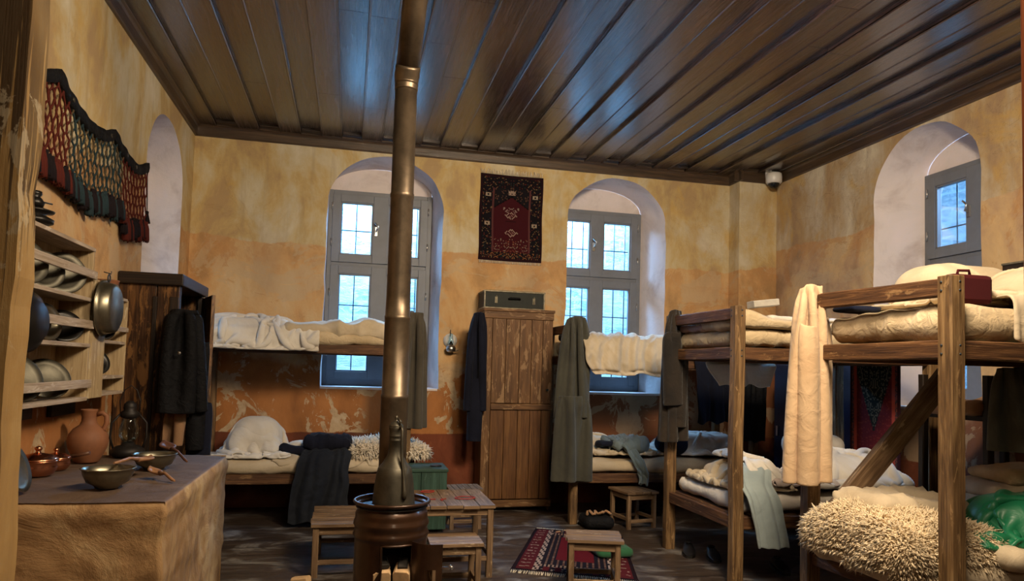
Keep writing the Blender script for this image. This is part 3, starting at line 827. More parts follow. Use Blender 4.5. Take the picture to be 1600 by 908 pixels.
# tympanum between the frame head and the inner arch
def tymp(mp, inner, zt, depth):
    top = [p for p in inner if p[1] >= zt-.001]
    B = MB(); pts = top
    f = [mp(x, depth, z) for x, z in pts]; bk = [mp(x, depth+.2, z) for x, z in pts]; n = len(f)
    B.add(f+bk, [tuple(range(n)), tuple(range(2*n-1, n-1, -1)), (0, n-1, 2*n-1, n)])
    struct(B.build('wall_tympanum', 'reveal'))
for mp, i_, d in ((mpB, w1i, .39), (mpB, w2i, .39), (mpR, w3i, .39), (mpL, w4i, .44)): tymp(mp, i_, 3.37 if i_ is not w4i else 3.2, d)

# windows: two columns of two sashes, iron bars outside
def window(name, mp, u0, u1, depth, zt=3.37, bars=(), hbars=(), handles=((0, 2.95),), flip=1, zmid=2.555):
    root = thing(name, None, None, mp((u0+u1)/2, depth, SILL), kind='structure')
    def bx(B, a0, a1, d0, d1, z0, z1):
        p, q = mp(a0, d0, z0), mp(a1, d1, z1)
        B.box([min(p[i], q[i]) for i in range(3)], [max(p[i], q[i]) for i in range(3)])
    F = MB(); t = .055; D = depth-.05; E = depth+.04; zb = SILL+.01; um = (u0+u1)/2
    bx(F, u0, u0+t, D, E, zb, zt); bx(F, u1-t, u1, D, E, zb, zt); bx(F, u0+t, u1-t, D+.001, E-.001, zt-t, zt); bx(F, u0+t, u1-t, D+.001, E-.001, zb, zb+t+.02)
    bx(F, u0+.01, u1-.01, D+.01, E, zmid-.025, zmid+.025)
    F.build('frame', 'frame', root, bevel=.006)
    for ci, (a, b) in enumerate(((u0+t-.01, um+.004), (um-.004, u1-t+.01))):
        for (z0, z1) in ((zb+t+.012, zmid-.02), (zmid+.02, zt-t+.01)):
            S = MB(); s = .085; d0 = D-.012; d1 = D+.045
            bx(S, a, a+s, d0, d1, z0, z1); bx(S, b-s, b, d0, d1, z0, z1); bx(S, a+s, b-s, d0+.001, d1-.001, z0, z0+s); bx(S, a+s, b-s, d0+.001, d1-.001, z1-s, z1)
            g = .016
            bx(S, a+s-.01, a+s+g, d0+.012, d1, z0+s, z1-s); bx(S, b-s-g, b-s+.01, d0+.012, d1, z0+s, z1-s)
            bx(S, a+s, b-s, d0+.012, d1, z0+s-.01, z0+s+g); bx(S, a+s, b-s, d0+.012, d1, z1-s-g, z1-s+.01)
            so = S.build('sash', 'frame', root, bevel=.004)
            G = MB(); bx(G, a+s, b-s, D+.028, D+.034, z0+s, z1-s); G.build('pane', 'glass', root)
    if True:
        H = MB(); hu = um-.045*flip; hz = 2.93
        bx(H, hu-.012, hu+.012, D-.03, D-.01, hz-.05, hz+.05)
        H.tube([mp(hu, D-.03, hz), mp(hu, D-.06, hz), mp(hu+.02*flip, D-.065, hz+.05), mp(hu-.02*flip, D-.065, hz+.09)], .009, 8)
        H.build('handle', 'chrome', root)
        K = MB()
        for z in (1.55, 2.2, 2.75, 3.15):
            for uu in (u0+t-.012, u1-t+.012): K.tube([mp(uu, D-.012, z), mp(uu, D-.012, z+.08)], .008, 8)
        K.build('hinge', 'chrome', root)
    R = MB()
    for u in bars: R.tube([mp(u, depth+.14, zb), mp(u, depth+.14, zt)], .007, 6)
    for z in hbars: R.tube([mp(u0, depth+.14, z), mp(u1, depth+.14, z)], .007, 6)
    R.build('iron_bars', 'iron', root)
    return root
window('window_1', mpB, -.285, .845, .4, bars=(-.14+.155*0, .02, .19, .40, .56, .70), hbars=(1.65, 2.12, 2.96))
window('window_2', mpB, 2.25, 3.37, .4, bars=(2.42, 2.56, 2.70, 2.96, 3.10, 3.24), hbars=(1.65, 2.12, 2.93))
window('window_3', mpR, 4.47, 5.58, .4, bars=(4.7, 4.9, 5.08, 5.24, 5.40), hbars=(1.65, 2.12, 2.88), flip=-1)
window('window_4', mpL, 6.06, 7.2, .45, zt=3.2, bars=(6.25, 6.5, 6.75, 7.0), hbars=(1.65, 2.12, 2.93))

# sill boards
def sill(mp, u0, u1, d):
    B = MB(); p, q = mp(u0, -.01, SILL-.02), mp(u1, d, SILL+.006)
    B.box([min(p[i], q[i]) for i in range(3)], [max(p[i], q[i]) for i in range(3)]); return struct(B.build('window_sill', 'reveal', bevel=.006))
for mp, u0, u1, d in ((mpB, -.285, .93, .36), (mpB, 2.335, 3.53, .36), (mpR, 4.63, 5.82, .36)): sill(mp, u0, u1, d)

# ceiling: boards running away from the viewer, every other one set lower
B = MB(); w = .205; x = XL; k = 0; vs = []; zr, zl = ZC, ZC-.032
rr = random.Random(3)
while x < XR:
    x1 = min(x+w, XR)
    ys = [Y0]+sorted(rr.uniform(0, YB) for _ in range(2))+[YB]
    for a, b in zip(ys, ys[1:]):
        if k % 2 == 0: B.box((x-.004, a+.001, zl), (x1+.004, b-.001, zl+.06))
        else: B.box((x, a+.001, zr), (x1, b-.001, zr+.05))
    if k % 2 == 0:      # rounded beads on the edges of the lower boards
        for xx in (x+.004, x1-.004): B.beam((xx, Y0, zl+.004), (xx, YB, zl+.004), .016, .022, ch=.35)
    else: B.box((x+.013, YB-.17, zl+.004), (x1-.013, YB-.135, zr+.02))
    x = x1; k += 1
B.box((XL-.1, Y0-.1, ZC+.045), (XR+.1, YB+.1, ZC+.1))
struct(B.build('ceiling', 'board', bevel=.002))
# crown moulding
def crown(name, p, q, inn):
    """moulding from p to q; inn points into the room"""
    B = MB(); p, q, inn = Vector(p), Vector(q), Vector(inn); d = (q-p)
    pr = [(0, 0), (.018, 0), (.024, .012), (.024, .085), (.034, .10), (.05, .108), (.055, .12), (.075, .132), (.08, .14), (.08, .15), (0, .15)]
    vs = []
    for e in (p, q):
        for (o_, h) in pr: vs.append(e+inn*o_+Vector((0, 0, ZC-.145+h)))
    n = len(pr); fs = [(j, (j+1) % n, n+(j+1) % n, n+j) for j in range(n)]; Ln = d.length
    per = [0]
    for j in range(n): per.append(per[-1]+math.dist(pr[j], pr[(j+1) % n]))
    B.add(vs, fs, [[(0, per[j]), (0, per[j+1]), (Ln, per[j+1]), (Ln, per[j])] for j in range(n)])
    B.add(vs, [tuple(reversed(range(n))), tuple(range(n, 2*n))]); return struct(B.build(name, 'moulding'))
crown('trim_1', (XL, YB, 0), (4.345, YB, 0), (0, -1, 0))
crown('trim_2', (XL, YB, 0), (XL, Y0, 0), (1, 0, 0))
crown('trim_3', (XR, 7.425, 0), (XR, Y0, 0), (-1, 0, 0))
crown('trim_4', (4.345, YB, 0), (4.345, 7.345, 0), (-1, 0, 0))
crown('trim_5', (4.265, 7.425, 0), (XR, 7.425, 0), (0, -1, 0))
# the opening the view is taken through: plaster column at the left, dark post at the right
def rough_col(name, x0, x1, y0, y1, mat):
    B = MB(); vs = []; rows = 70; per = []
    for i in range(9): per.append((x0+(x1-x0)*i/8, y0))
    for i in range(1, 9): per.append((x1, y0+(y1-y0)*i/8))
    for i in range(1, 9): per.append((x1-(x1-x0)*i/8, y1))
    for i in range(1, 8): per.append((x0, y1-(y1-y0)*i/8))
    n = len(per)
    for k in range(rows+1):
        z = ZC*k/rows
        for (x, y) in per:
            vs.append((x+.007*noise.noise((x*5, y*5, z*6))+.003*noise.noise((x*9, y, z*25)), y+.005*noise.noise((x*6, y*6, z*5)), z))
    B.add(vs, grid_faces(rows+1, n, True)); return struct(B.build(name, mat))
rough_col('wall_opening', -1.1, -.613, 1.5, 1.58, 'jamb')
B = MB(); B.beam((1.93, 1.55, 0), (1.922, 1.55, ZC), .18, .16, ch=.05); struct(B.build('trim_6', 'brown_trim'))
# outside: pale stone walls close to the windows and paved ground
B = MB(); B.box((-3.5, 9.7, -.3), (8.0, 9.95, 4.3)); struct(B.build('wall_outside_back', 'stone'))
B = MB(); B.box((7.0, -1, -.3), (7.25, 9.7, 4.3)); struct(B.build('wall_outside_right', 'stone'))
B = MB(); B.box((-3.75, 2, -.3), (-3.5, 9.95, 4.3)); struct(B.build('wall_outside_left', 'stone'))
B = MB(); B.box((-6, -4, -.4), (10, 12, -.3)); struct(B.build('floor_outside', 'stone'))
B = MB(); B.box((6.3, 5.62, -.3), (6.5, 5.8, 4.2)); B.box((6.2, 5.5, 2.9), (6.6, 5.9, 3.02)); struct(B.build('wall_outside_pier', 'stone', bevel=.01))
# security camera under the moulding on the pier
r = thing('security_camera', 'white dome security camera under the ceiling trim on the corner pier', 'security camera', (4.70, 7.345, 3.70))
cc = Vector((4.70, 7.285, 3.70))
B = MB(); B.box((4.63, 7.335, 3.77), (4.77, 7.35, 3.85)); B.lathe([(.05, .11), (.085, .10), (.092, .06), (.09, .0), (.075, -.015), (0, -.015)], cc, 32); B.build('housing', 'plastic_white', r)
B = MB(); B.lathe([(.064, -.012), (.062, -.03), (.048, -.055), (.025, -.07), (0, -.075)], cc, 32); B.build('lens_dome', 'plastic_black', r)
# ------------------------------------------------------------------ left side: counter, shelves, pans, net, wardrobe
def P(x, y, **k): return at(x, y, **k)
# masonry counter
B = MB(); rowsz = 16; x0, x1, y0, y1, zt = XL+.005, -.745, 3.335, 4.93, .85
B = MB()
def cface(f, nu, nv):
    vs = [f(i/nu, j/nv) for j in range(nv+1) for i in range(nu+1)]; B.add(vs, grid_faces(nv+1, nu+1), None, True)
def cj(p):
    x, y, z = p; e = 0
    if z < zt-.1: pass
    k = .012*noise.noise((x*4, y*4, z*4))+.008*noise.noise((x*14, y*14, z*14))
    lip = .02*max(0, 1-abs(z-(zt-.05))/.1)
    return Vector((x+(k+lip if x > x1-.03 else 0), y-(k+lip if y < y0+.03 else 0), z+(k*.6 if z > zt-.02 else 0)))
def rc(u): return u
cface(lambda u, v: cj((x0+(x1-x0)*u, y0+.012*(v > .999), zt*v)), 40, 50)
cface(lambda u, v: cj((x1, y0+(y1-y0)*u, zt*v)), 60, 50)
cface(lambda u, v: cj((x0+(x1-x0)*u, y0+(y1-y0)*v, zt)), 40, 60)
B.add([(x0, y1, 0), (x1, y1, 0), (x1, y1, zt), (x0, y1, zt)], [(1, 0, 3, 2)])
B.add([(x0, y0, 0), (x0, y1, 0), (x0, y1, zt), (x0, y0, zt)], [(1, 0, 3, 2)])
o = B.build('masonry_counter', 'counter', weld=True)
tag(o, 'rough earthen plastered masonry counter against the left wall', 'counter')

# things on the counter
def lathe_thing(name, prof, c, mat, n=48, rot=None):
    B = MB(); B.lathe(prof, c, n, rot=rot); return B.build(name, mat)
jc = Vector((-1.435, 4.56, .856))
r = thing('clay_jug', 'round terracotta jug with a side handle on the counter', 'jug', jc)
pr = [(.0, 0), (.075, 0), (.082, .008), (.10, .04), (.128, .09), (.137, .135), (.13, .175), (.10, .215), (.062, .238), (.05, .262), (.05, .29), (.054, .302), (.053, .325), (.058, .332), (.056, .338), (.048, .336), (.044, .30), (.04, .27), (.05, .24), (.0, .20)]
pr = [(r_*.77, z_*.89) for r_, z_ in pr]
lathe_o = MB().lathe(pr, jc, 48).build('jug_body', 'clay', r)
B = MB(); B.tube([jc+Vector((p[0]*.80, p[1], p[2]*.89)) for p in ((.05, .0, .305), (.085, 0, .315), (.112, 0, .295), (.115, 0, .25), (.10, 0, .215), (.088, 0, .195))], [.013, .014, .014, .014, .013, .016], 12); B.build('handle', 'clay', r)
def bowl(name, label, c, R, H, mat='pewter', group=None):
    pr = [(0, .004), (R*.42, .0), (R*.46, .004), (R*.5, .012), (R*.78, H*.33), (R*.93, H*.72), (R*.95, H*.93), (R*1.03, H*.98), (R*1.03, H), (R*.93, H), (R*.89, H*.7), (R*.74, H*.36), (R*.4, .016), (0, .014)]
    o = MB().lathe(pr, c, 56).build(name, mat); tag(o, label, 'bowl', group); return o
bowl('metal_bowl', 'dull metal bowl nearest the front edge of the counter', Vector((-1.065, 3.68, .853)), .114, .092)
bowl('metal_bowl', 'dull metal bowl further back on the counter beside the wooden spoons', Vector((-1.015, 4.29, .853)), .112, .085)
def spoon(label, p, q, mat, bw=.035, flat=.012, bl=.09, group=None):
    """long handled spoon: the bowl at p, handle end at q"""
    p, q = Vector(p), Vector(q); d = (q-p).normalized(); s = d.cross(Vector((0, 0, 1))).normalized(); up = s.cross(d)
    r = thing('wooden_spoon', label, 'spoon', (p.x, p.y, p.z), group=group)
    B = MB(); vs = []; n = 20; rows = 12
    for k in range(rows+1):
        t = k/rows; w = bw*math.sin(PI*min(.96, max(.04, t)))**.6; x = (t-.5)*2*bl*.62
        for j in range(n):
            a = 2*PI*j/n; z = math.sin(a)*flat
            if math.sin(a) > 0: z -= flat*1.6*(1-abs(math.cos(a)))*math.sin(PI*t)
            vs.append(p+d*x+s*math.cos(a)*w+up*z)
    B.add(vs, grid_faces(rows+1, n, True), None, True); B.f += [tuple(range(n))[::-1], tuple(range(rows*n, rows*n+n))]; B.uv += [None]*2; B.sm += [True]*2
    B.build('spoon_head', mat, r)
    H = MB(); H.tube([p+d*bl*.5, p+d*bl*.9+up*.006, (p+q)/2+up*.012, q-d*.03, q], [.012, .009, .0075, .008, .005], 10); H.build('handle', mat, r)
spoon('light wooden ladle whose bowl rests on the rim of the front metal bowl', (-1.00, 4.02, .945), (-1.06, 3.74, .958), 'spoonwood', .045, .014, .11)
spoon('pale knobbly wooden spoon lying between the two bowls with its tip on the counter', (-.925, 3.93, .895), (-.80, 3.78, .867), 'spoonwood', .03, .012, .09)
spoon('dark wooden spoon lying across the rear metal bowl', (-1.00, 4.50, .958), (-.84, 4.24, .90), 'spoondark', .045, .014, .11)
# copper pots
def copper(label, c, k=1.0):
    r = thing('copper_pot', label, 'pot', c)
    MB().lathe([(0, 0), (.07*k, 0), (.085*k, .01), (.098*k, .035*k), (.1*k, .055*k), (.095*k, .075*k), (.104*k, .082*k), (.104*k, .088*k), (.09*k, .088*k), (0, .085*k)], c, 48).build('pot_body', 'copper', r)
    MB().lathe([(.104*k, .089*k), (.106*k, .094*k), (.098*k, .103*k), (.07*k, .12*k), (.035*k, .128*k), (.016*k, .132*k), (.012*k, .142*k), (.02*k, .152*k), (.02*k, .162*k), (.012*k, .168*k), (0, .17*k)], c, 48).build('lid', 'copper', r)
    return r
copper('large lidded copper pot with a knob on the counter by the plaster column', Vector((-1.495, 4.05, .856)), .86)
copper('smaller lidded copper pot behind the larger copper pot', Vector((-1.485, 4.25, .856)), .68)
B = MB(); B.tube([(-1.45, 4.33, .915), (-1.40, 4.31, .925), (-1.34, 4.30, .94)], [.012, .009, .011], 10)
o = B.build('spoon_handle', 'spoondark'); o.name = 'wooden_spoon'; o.parent = None; tag(o, 'dark wooden spoon handle sticking out beside the smaller copper pot', 'spoon')
o.location.z += 0
# plate leaning against the column side
rt = Matrix.Rotation(math.radians(78), 3, 'Y') @ Matrix.Rotation(0, 3, 'X')
c = Vector((-1.385, 3.50, .962))
B = MB(); B.lathe([(0, .008), (.075, .006), (.085, .012), (.104, .02), (.106, .024), (.085, .017), (.07, .012), (0, .014)], c, 48, rot=Matrix.Rotation(math.radians(72), 3, 'Y')); o = B.build('metal_plate', 'pewter'); tag(o, 'grey metal plate standing on edge at the left end of the counter', 'plate')
# old oil lanterns
def lantern(name, label, c, k=1.0, rotz=0, mat='soot'):
    r = thing(name, label, 'lantern', c); c = Vector(c)
    MB().lathe([(0, 0), (.07*k, 0), (.085*k, .01*k), (.085*k, .035*k), (.06*k, .055*k), (.035*k, .062*k), (.03*k, .075*k), (0, .075*k)], c, 36).build('fuel_tank', mat, r)
    MB().lathe([(.028*k, .075*k), (.048*k, .11*k), (.05*k, .15*k), (.034*k, .2*k), (.03*k, .21*k)], c, 32).build('glass_chimney', 'glass', r)
    MB().lathe([(.034*k, .205*k), (.045*k, .215*k), (.045*k, .24*k), (.03*k, .25*k), (.034*k, .265*k), (.03*k, .285*k), (.015*k, .30*k), (0, .302*k)], c, 32).build('cap', mat, r)
    B = MB()
    for s in (-1, 1):
        d = Vector((math.cos(rotz), math.sin(rotz), 0))*s
        B.tube([c+d*.07*k+Vector((0, 0, .04*k)), c+d*.088*k+Vector((0, 0, .1*k)), c+d*.085*k+Vector((0, 0, .18*k)), c+d*.04*k+Vector((0, 0, .235*k))], .006*k, 8)
    B.tube([c+Vector((math.cos(rotz)*x*k, math.sin(rotz)*x*k, z*k)) for x, z in ((-.045, .235), (-.05, .30), (-.03, .36), (0, .385), (.03, .36), (.05, .30), (.045, .235))], .003*k, 6)
    B.build('wire_frame', mat, r)
lantern('oil_lantern', 'sooty oil lantern with a glass chimney standing behind the clay jug', (-1.30, 4.84, .856), 1.12, .3)
# ---- wall shelves
r = thing('plate_shelf', 'pale wooden plate rack hung on the left wall', 'wall shelf', (XL, 4.0, 1.2))
XF = -1.42
def board(y0, y1, z, name='shelf_board', xf=XF, t=.022, mat='shelf_grey', par=None):
    B = MB(); B.box((XL+.004, y0, z-t), (xf, y1, z)); return B.build(name, mat, par or r, bevel=.003)
def lip(y0, y1, z, h=.045, xf=XF, par=None, tilt=0):
    B = MB(); B.beam((xf+.008, y0, z), (xf+.008, y1, z+tilt), .016, h, jit=.004); return B.build('plate_rail', 'shelf_grey', par or r, bevel=.003)
for z in (2.07, 1.785, 1.53, 1.232): board(3.25, 4.46, z)
for z in (1.915, 1.635, 1.305): lip(3.25, 4.46, z)
B = MB(); B.box((XL+.004, 4.44, 1.21), (XF-.004, 4.462, 2.07)); B.build('side_panel', 'shelf_wood', r, bevel=.003)
B = MB(); B.box((XL+.004, 3.25, 1.2), (XF-.004, 3.272, 2.07)); B.build('side_panel', 'shelf_wood', r, bevel=.003)
B = MB(); B.box((XL+.002, 3.9, 1.21), (XL+.016, 4.44, 2.05)); B.build('back_board', 'shelf_wood', r, bevel=.003)
B = MB(); B.box((XL+.002, 3.3, 1.13), (XL+.03, 4.15, 1.2)); B.build('wall_batten', 'dark_wood', r, bevel=.003)
r2 = thing('plate_shelf', 'narrow pale shelf with a broad front board beside the longer plate rack', 'wall shelf', (XL, 4.9, 1.2))
XG = -1.455
B = MB(); B.box((XF-.018, 4.48, 1.22), (XF, 4.70, 1.90)); B.build('front_board', 'shelf_wood', r2, bevel=.003)
B = MB(); B.box((XL+.004, 4.468, 1.22), (XF-.02, 4.486, 1.88)); B.build('side_panel', 'shelf_wood', r2, bevel=.003)
B = MB(); B.box((XL+.004, 5.12, 1.235), (XG+.03, 5.14, 1.83)); B.build('side_panel', 'shelf_wood', r2, bevel=.003)
B = MB(); B.box((XL+.002, 4.49, 1.235), (XL+.014, 5.12, 1.83)); B.build('back_board', 'shelf_wood', r2, bevel=.003)
for z in (1.84, 1.56, 1.33+.015, 1.245): board(4.49, 5.12, z, par=r2, xf=XG+.03, t=.02)
lip(4.7, 5.12, 1.635, .03, XG+.03, r2)
B = MB(); B.box((XL+.002, 4.4, 1.12), (XL+.028, 4.75, 1.2)); B.build('wall_batten', 'dark_wood', r2, bevel=.003)
# plates standing behind the rails
def plate(name, label, y, z, R, lean=14, yaw=0, x=None, mat='plate', deep=.02, group=None, bowlish=False):
    """plate on edge; yaw turns its face along the wall"""
    h = R*math.cos(math.radians(lean))
    c = Vector((x if x is not None else XL+.085, y, z+h+.004))
    rot = Matrix.Rotation(math.radians(-yaw), 3, 'Z') @ Matrix.Rotation(math.radians(90-lean), 3, 'Y')
    if bowlish: pr = [(0, -deep), (R*.5, -deep), (R*.8, -deep*.5), (R*.92, 0), (R, .003), (R, .007), (R*.9, .005), (R*.76, -deep*.35), (R*.5, -deep+.006), (0, -deep+.006)]
    else: pr = [(0, -deep*.6), (R*.62, -deep*.6), (R*.72, -deep*.2), (R*.98, .0), (R, .003), (R*.97, .006), (R*.7, -deep*.05), (R*.6, -deep*.4), (0, -deep*.4)]
    o = MB().lathe(pr, c, 40, rot=rot).build(name, mat); return tag(o, label, 'plate' if 'plate' in name else 'bowl', group)
plate('tin_plate', 'large tin plate leaning in the top tier of the rack next to the plaster column', 3.80, 1.785, .115, 16, 38, group='tin plates in the rack')
plate('tin_plate', 'dark tin plate in the middle of the top tier of the rack', 4.03, 1.785, .10, 12, 46, group='tin plates in the rack')
plate('tin_plate', 'tin plate tilted furthest right in the top tier of the rack', 4.28, 1.785, .115, 10, 52, group='tin plates in the rack')
plate('tin_bowl', 'black tin bowl at the left of the second tier beside the column', 3.62, 1.53, .09, 14, 30, mat='blacktin', bowlish=True, deep=.04, group='tin plates in the rack')
for y, lab in ((3.74, 'first tin plate right of the black bowl in the second tier'), (3.84, 'tin plate nested between two others in the second tier'), (3.92, 'tin plate with a curled rim touching the paler plate of the second tier')):
    plate('tin_plate', lab, y, 1.53, .095, 12, 40, group='tin plates in the rack')
plate('tin_plate', 'pale round plate facing the room in the second tier', 4.10, 1.53, .098, 12, 22, mat='pewter', group='tin plates in the rack')
plate('tin_plate', 'dark plate lying back at the right end of the second tier', 4.32, 1.53, .10, 30, 55, mat='blacktin', group='tin plates in the rack')
plate('tin_plate', 'broad tin plate in the bottom tier of the rack beside the column', 3.80, 1.232, .125, 25, 35, group='tin plates in the rack')
plate('tin_plate', 'oval looking tin plate at the right of the bottom tier of the rack', 4.15, 1.232, .115, 28, 48, group='tin plates in the rack')
def small(lab, y, z, R, lean, yaw, mat='plate'): plate('tin_plate', lab, y, z, R, lean, yaw, x=XL+.085, mat=mat, group='tin plates on the narrow shelf')
small('upper tin plate leaning on the narrow shelf below the hung pan', 4.80, 1.56, .085, 16, 40)
small('dark tin plate partly hidden by the rail of the narrow shelf', 4.93, 1.56, .085, 26, 50, 'blacktin')
small('dark tin plate on the lower tier of the narrow shelf', 4.87, 1.345, .085, 24, 45, 'blacktin')
# pans hung from the shelves
r = thing('hanging_pan', 'deep metal pan hung by its ring from the front board of the shelf', 'pan', (-1.40, 4.56, 1.60))
c = Vector((-1.395, 4.56, 1.74)); rot = Matrix.Rotation(math.radians(90), 3, 'Y')@Matrix.Rotation(0, 3, 'Z')
MB().lathe([(0, .075), (.12, .072), (.14, .062), (.15, .02), (.152, 0), (.165, -.004), (.165, .004), (.148, .002), (.142, .03), (.13, .06), (0, .064)], c, 48, rot=rot).build('pan_body', 'pewter', r)
B = MB(); B.tube([c+Vector((.02, .02*math.cos(a), .175+.022*math.sin(a))) for a in [2*PI*i/14 for i in range(14)]], .004, 6, closed=True); B.tube([c+Vector((-.01, 0, .21)), c+Vector((.03, 0, .20)), c+Vector((.03, 0, .215))], .003, 6); B.build('hanging_ring', 'iron', r)
r = thing('hanging_pan', 'blackened frying pan hung at the left end of the rack beside the column', 'pan', (-1.36, 3.50, 1.45)); c = Vector((-1.365, 3.50, 1.60))
MB().lathe([(0, .04), (.09, .038), (.12, .0), (.135, -.004), (.135, .0), (.117, .008), (.088, .03), (0, .032)], c, 48, rot=Matrix.Rotation(math.radians(-12), 3, 'Z')@Matrix.Rotation(math.radians(90), 3, 'Y')).build('pan_body', 'blacktin', r)
B = MB(); B.tube([c+Vector((-.02, 0, .12)), c+Vector((-.03, 0, .19)), c+Vector((-.035, 0, .2))], .008, 8); B.build('handle', 'blacktin', r)
# clay-red tin on the narrow shelf
o = MB().lathe([(0, 0), (.062, 0), (.066, .004), (.066, .09), (.07, .094), (.07, .10), (.062, .10), (.058, .09), (.058, .01), (0, .008)], Vector((-1.50, 4.94, 1.841)), 40).build('copper_beaker', 'clay'); tag(o, 'dull red copper beaker standing on top of the narrow shelf', 'beaker')
# black lamp lying on top of the rack
r = thing('table_lamp', 'shiny black oil lamp with a broad reflector lying on top of the plate rack', 'oil lamp', (-1.5, 3.8, 2.073)); c = Vector((-1.49, 3.80, 2.073))
MB().lathe([(0, 0), (.06, 0), (.085, .012), (.088, .03), (.06, .045), (.04, .05), (.085, .062), (.09, .07), (.04, .085), (0, .088)], c, 40).build('lamp_base', 'blacktin', r)
MB().lathe([(0, .085), (.035, .09), (.042, .11), (.03, .13), (.022, .138), (.03, .15), (.028, .165), (0, .17)], c+Vector((0, .01, 0)), 32).build('burner', 'blacktin', r)
MB().lathe([(0, 0), (.05, .004), (.066, .02), (.068, .026), (.046, .012), (0, .008)], c+Vector((-.01, -.07, .09)), 32, rot=Matrix.Rotation(math.radians(70), 3, 'Y')).build('reflector', 'blacktin', r)
B = MB(); B.tube([c+Vector(p) for p in ((-.01, -.06, .15), (.0, -.08, .20), (.01, -.07, .215), (.01, -.05, .16))], .003, 6); B.tube([c+Vector((.03, .01, .115)), c+Vector((.07, .03, .11))], .004, 6); B.build('wire_hook', 'iron', r)

# ---- knotted net with tassels on the left wall
nr = thing('tassel_net', 'long dark knotted net with red and blue tassels hung across the left wall', 'wall hanging', (XL, 4.9, 2.2))
xh = XL+.025
topc = [(3.6, 2.86), (3.96, 2.87), (4.23, 2.965), (4.30, 2.93), (4.46, 2.87), (4.62, 2.84), (4.80, 2.845), (4.98, 2.875), (5.12, 2.93), (5.22, 2.90), (5.36, 2.855), (5.54, 2.845), (5.72, 2.865), (5.90, 2.915), (5.97, 2.94)]
topc = [(3.6, 2.83), (3.962, 2.853), (4.231, 2.961), (4.36, 2.90), (4.457, 2.878), (4.62, 2.845), (4.802, 2.842), (4.99, 2.87), (5.156, 2.935), (5.30, 2.885), (5.531, 2.846), (5.68, 2.84), (5.80, 2.87), (5.965, 2.932)]
def topz(y):
    for a, b in zip(topc, topc[1:]):
        if a[0] <= y <= b[0]: return a[1]+(b[1]-a[1])*(y-a[0])/(b[0]-a[0])
    return topc[-1][1]
B = MB(); pts = [(xh+.004*math.sin(y*40), y, topz(y)) for y in np.linspace(3.6, 5.965, 80)]
vs = []
for (x, y, z) in pts:
    w = .036+.006*noise.noise((y*9, 0, 0))
    vs += [(x-.012, y, z-w), (x+.012, y, z-w), (x+.016, y, z), (x+.012, y, z+w), (x-.012, y, z+w)]
B.add(vs, grid_faces(len(pts), 5, True), None, True); band = B.build('woven_band', 'black', nr)
for y in (4.40, 5.05, 5.40, 5.62): MB().lathe([(0, .0), (.014, .0), (.014, .006), (0, .006)], (xh+.013, y, topz(y)), 16, axis='X').build('shell_button', 'plate', nr)
def botz(y):
    k = (y-3.6)/2.37
    seg = [(3.6, 2.46), (4.0, 2.47), (4.45, 2.45), (4.72, 2.42), (5.0, 2.47), (5.35, 2.50), (5.42, 2.40), (5.9, 2.47), (5.97, 2.47)]
    for a, b in zip(seg, seg[1:]):
        if a[0] <= y <= b[0]: return a[1]+(b[1]-a[1])*(y-a[0])/(b[0]-a[0])
cols_ = {'cord_red': (.085, .014, .009), 'cord_blue': (.018, .035, .042), 'cord_sand': (.09, .065, .035), 'cord_dark': (.010, .006, .008)}
for k_, c_ in cols_.items(): M[k_] = plain(k_, c_, .85, spec=.2)
ny_ = 62; strands = {'cord_red': MB(), 'cord_blue': MB(), 'cord_sand': MB()}; tas = {'cord_red': MB(), 'cord_blue': MB(), 'cord_dark': MB()}
rr = random.Random(5); ys = [3.62+2.33*i/(ny_-1) for i in range(ny_)]
for i, y in enumerate(ys):
    kcol = 'cord_red' if (y < 4.42 or y > 5.36) else ('cord_blue' if i % 3 else 'cord_sand')
    zt_, zb_ = topz(y)-.03, botz(y); n = 9; sgn = 1 if i % 2 else -1; pp = []; n = 11
    for s in range(n*2+1):
        t = s/(n*2); off = .0175*sgn*(1 if (s//1) % 2 == 0 else -1)*(1 if s % 2 == 0 else -1)
        off = .019*sgn*math.copysign(1, math.cos(PI*s/1.0))*(abs(math.cos(PI*s/2)) if False else 1) if s % 2 == 0 else 0
        off = .0185*sgn*max(-1, min(1, 1.6*math.cos(PI*s/4)))
        pp.append((xh+.006*rr.random(), y+off+.005*rr.uniform(-1, 1), zt_+(zb_-zt_)*t))
    strands[kcol].tube(pp, .0058, 5)
    if True:
        tc = 'cord_dark' if rr.random() < .5 else ('cord_red' if kcol == 'cord_red' else 'cord_blue')
        z0 = zb_+.03+rr.uniform(-.01, .02); ln = .12+rr.uniform(-.01, .03); T = MB()
        T.lathe([(0, 0), (.010, -.002), (.013, -.012), (.010, -.022), (.016, -.035), (.022, -.06), (.027, -ln), (.014, -ln-.01), (0, -ln-.006)], (xh+.018, y, z0), 10)
        for q in range(9):
            a = rr.uniform(0, 2*PI); T.tube([(xh+.018+.008*math.cos(a), y+.008*math.sin(a), z0-.02), (xh+.018+.02*math.cos(a), y+.024*math.sin(a), z0-ln*.6), (xh+.018+.022*math.cos(a+.3), y+.034*math.sin(a+.3), z0-ln-.02*rr.random())], .0035, 4)
        T.build('tassel', tc, nr)
for k_, b_ in strands.items(): b_.build('net_cords', k_, nr)['kind'] = 'stuff'
B = MB(); B.tube([(xh, 5.96, 2.90), (xh+.01, 5.975, 2.6)], .004, 5); B.lathe([(0, 0), (.014, -.01), (.012, -.03), (.028, -.10), (0, -.10)], (xh+.01, 5.975, 2.6), 12); B.build('end_tassel', 'cord_dark', nr)

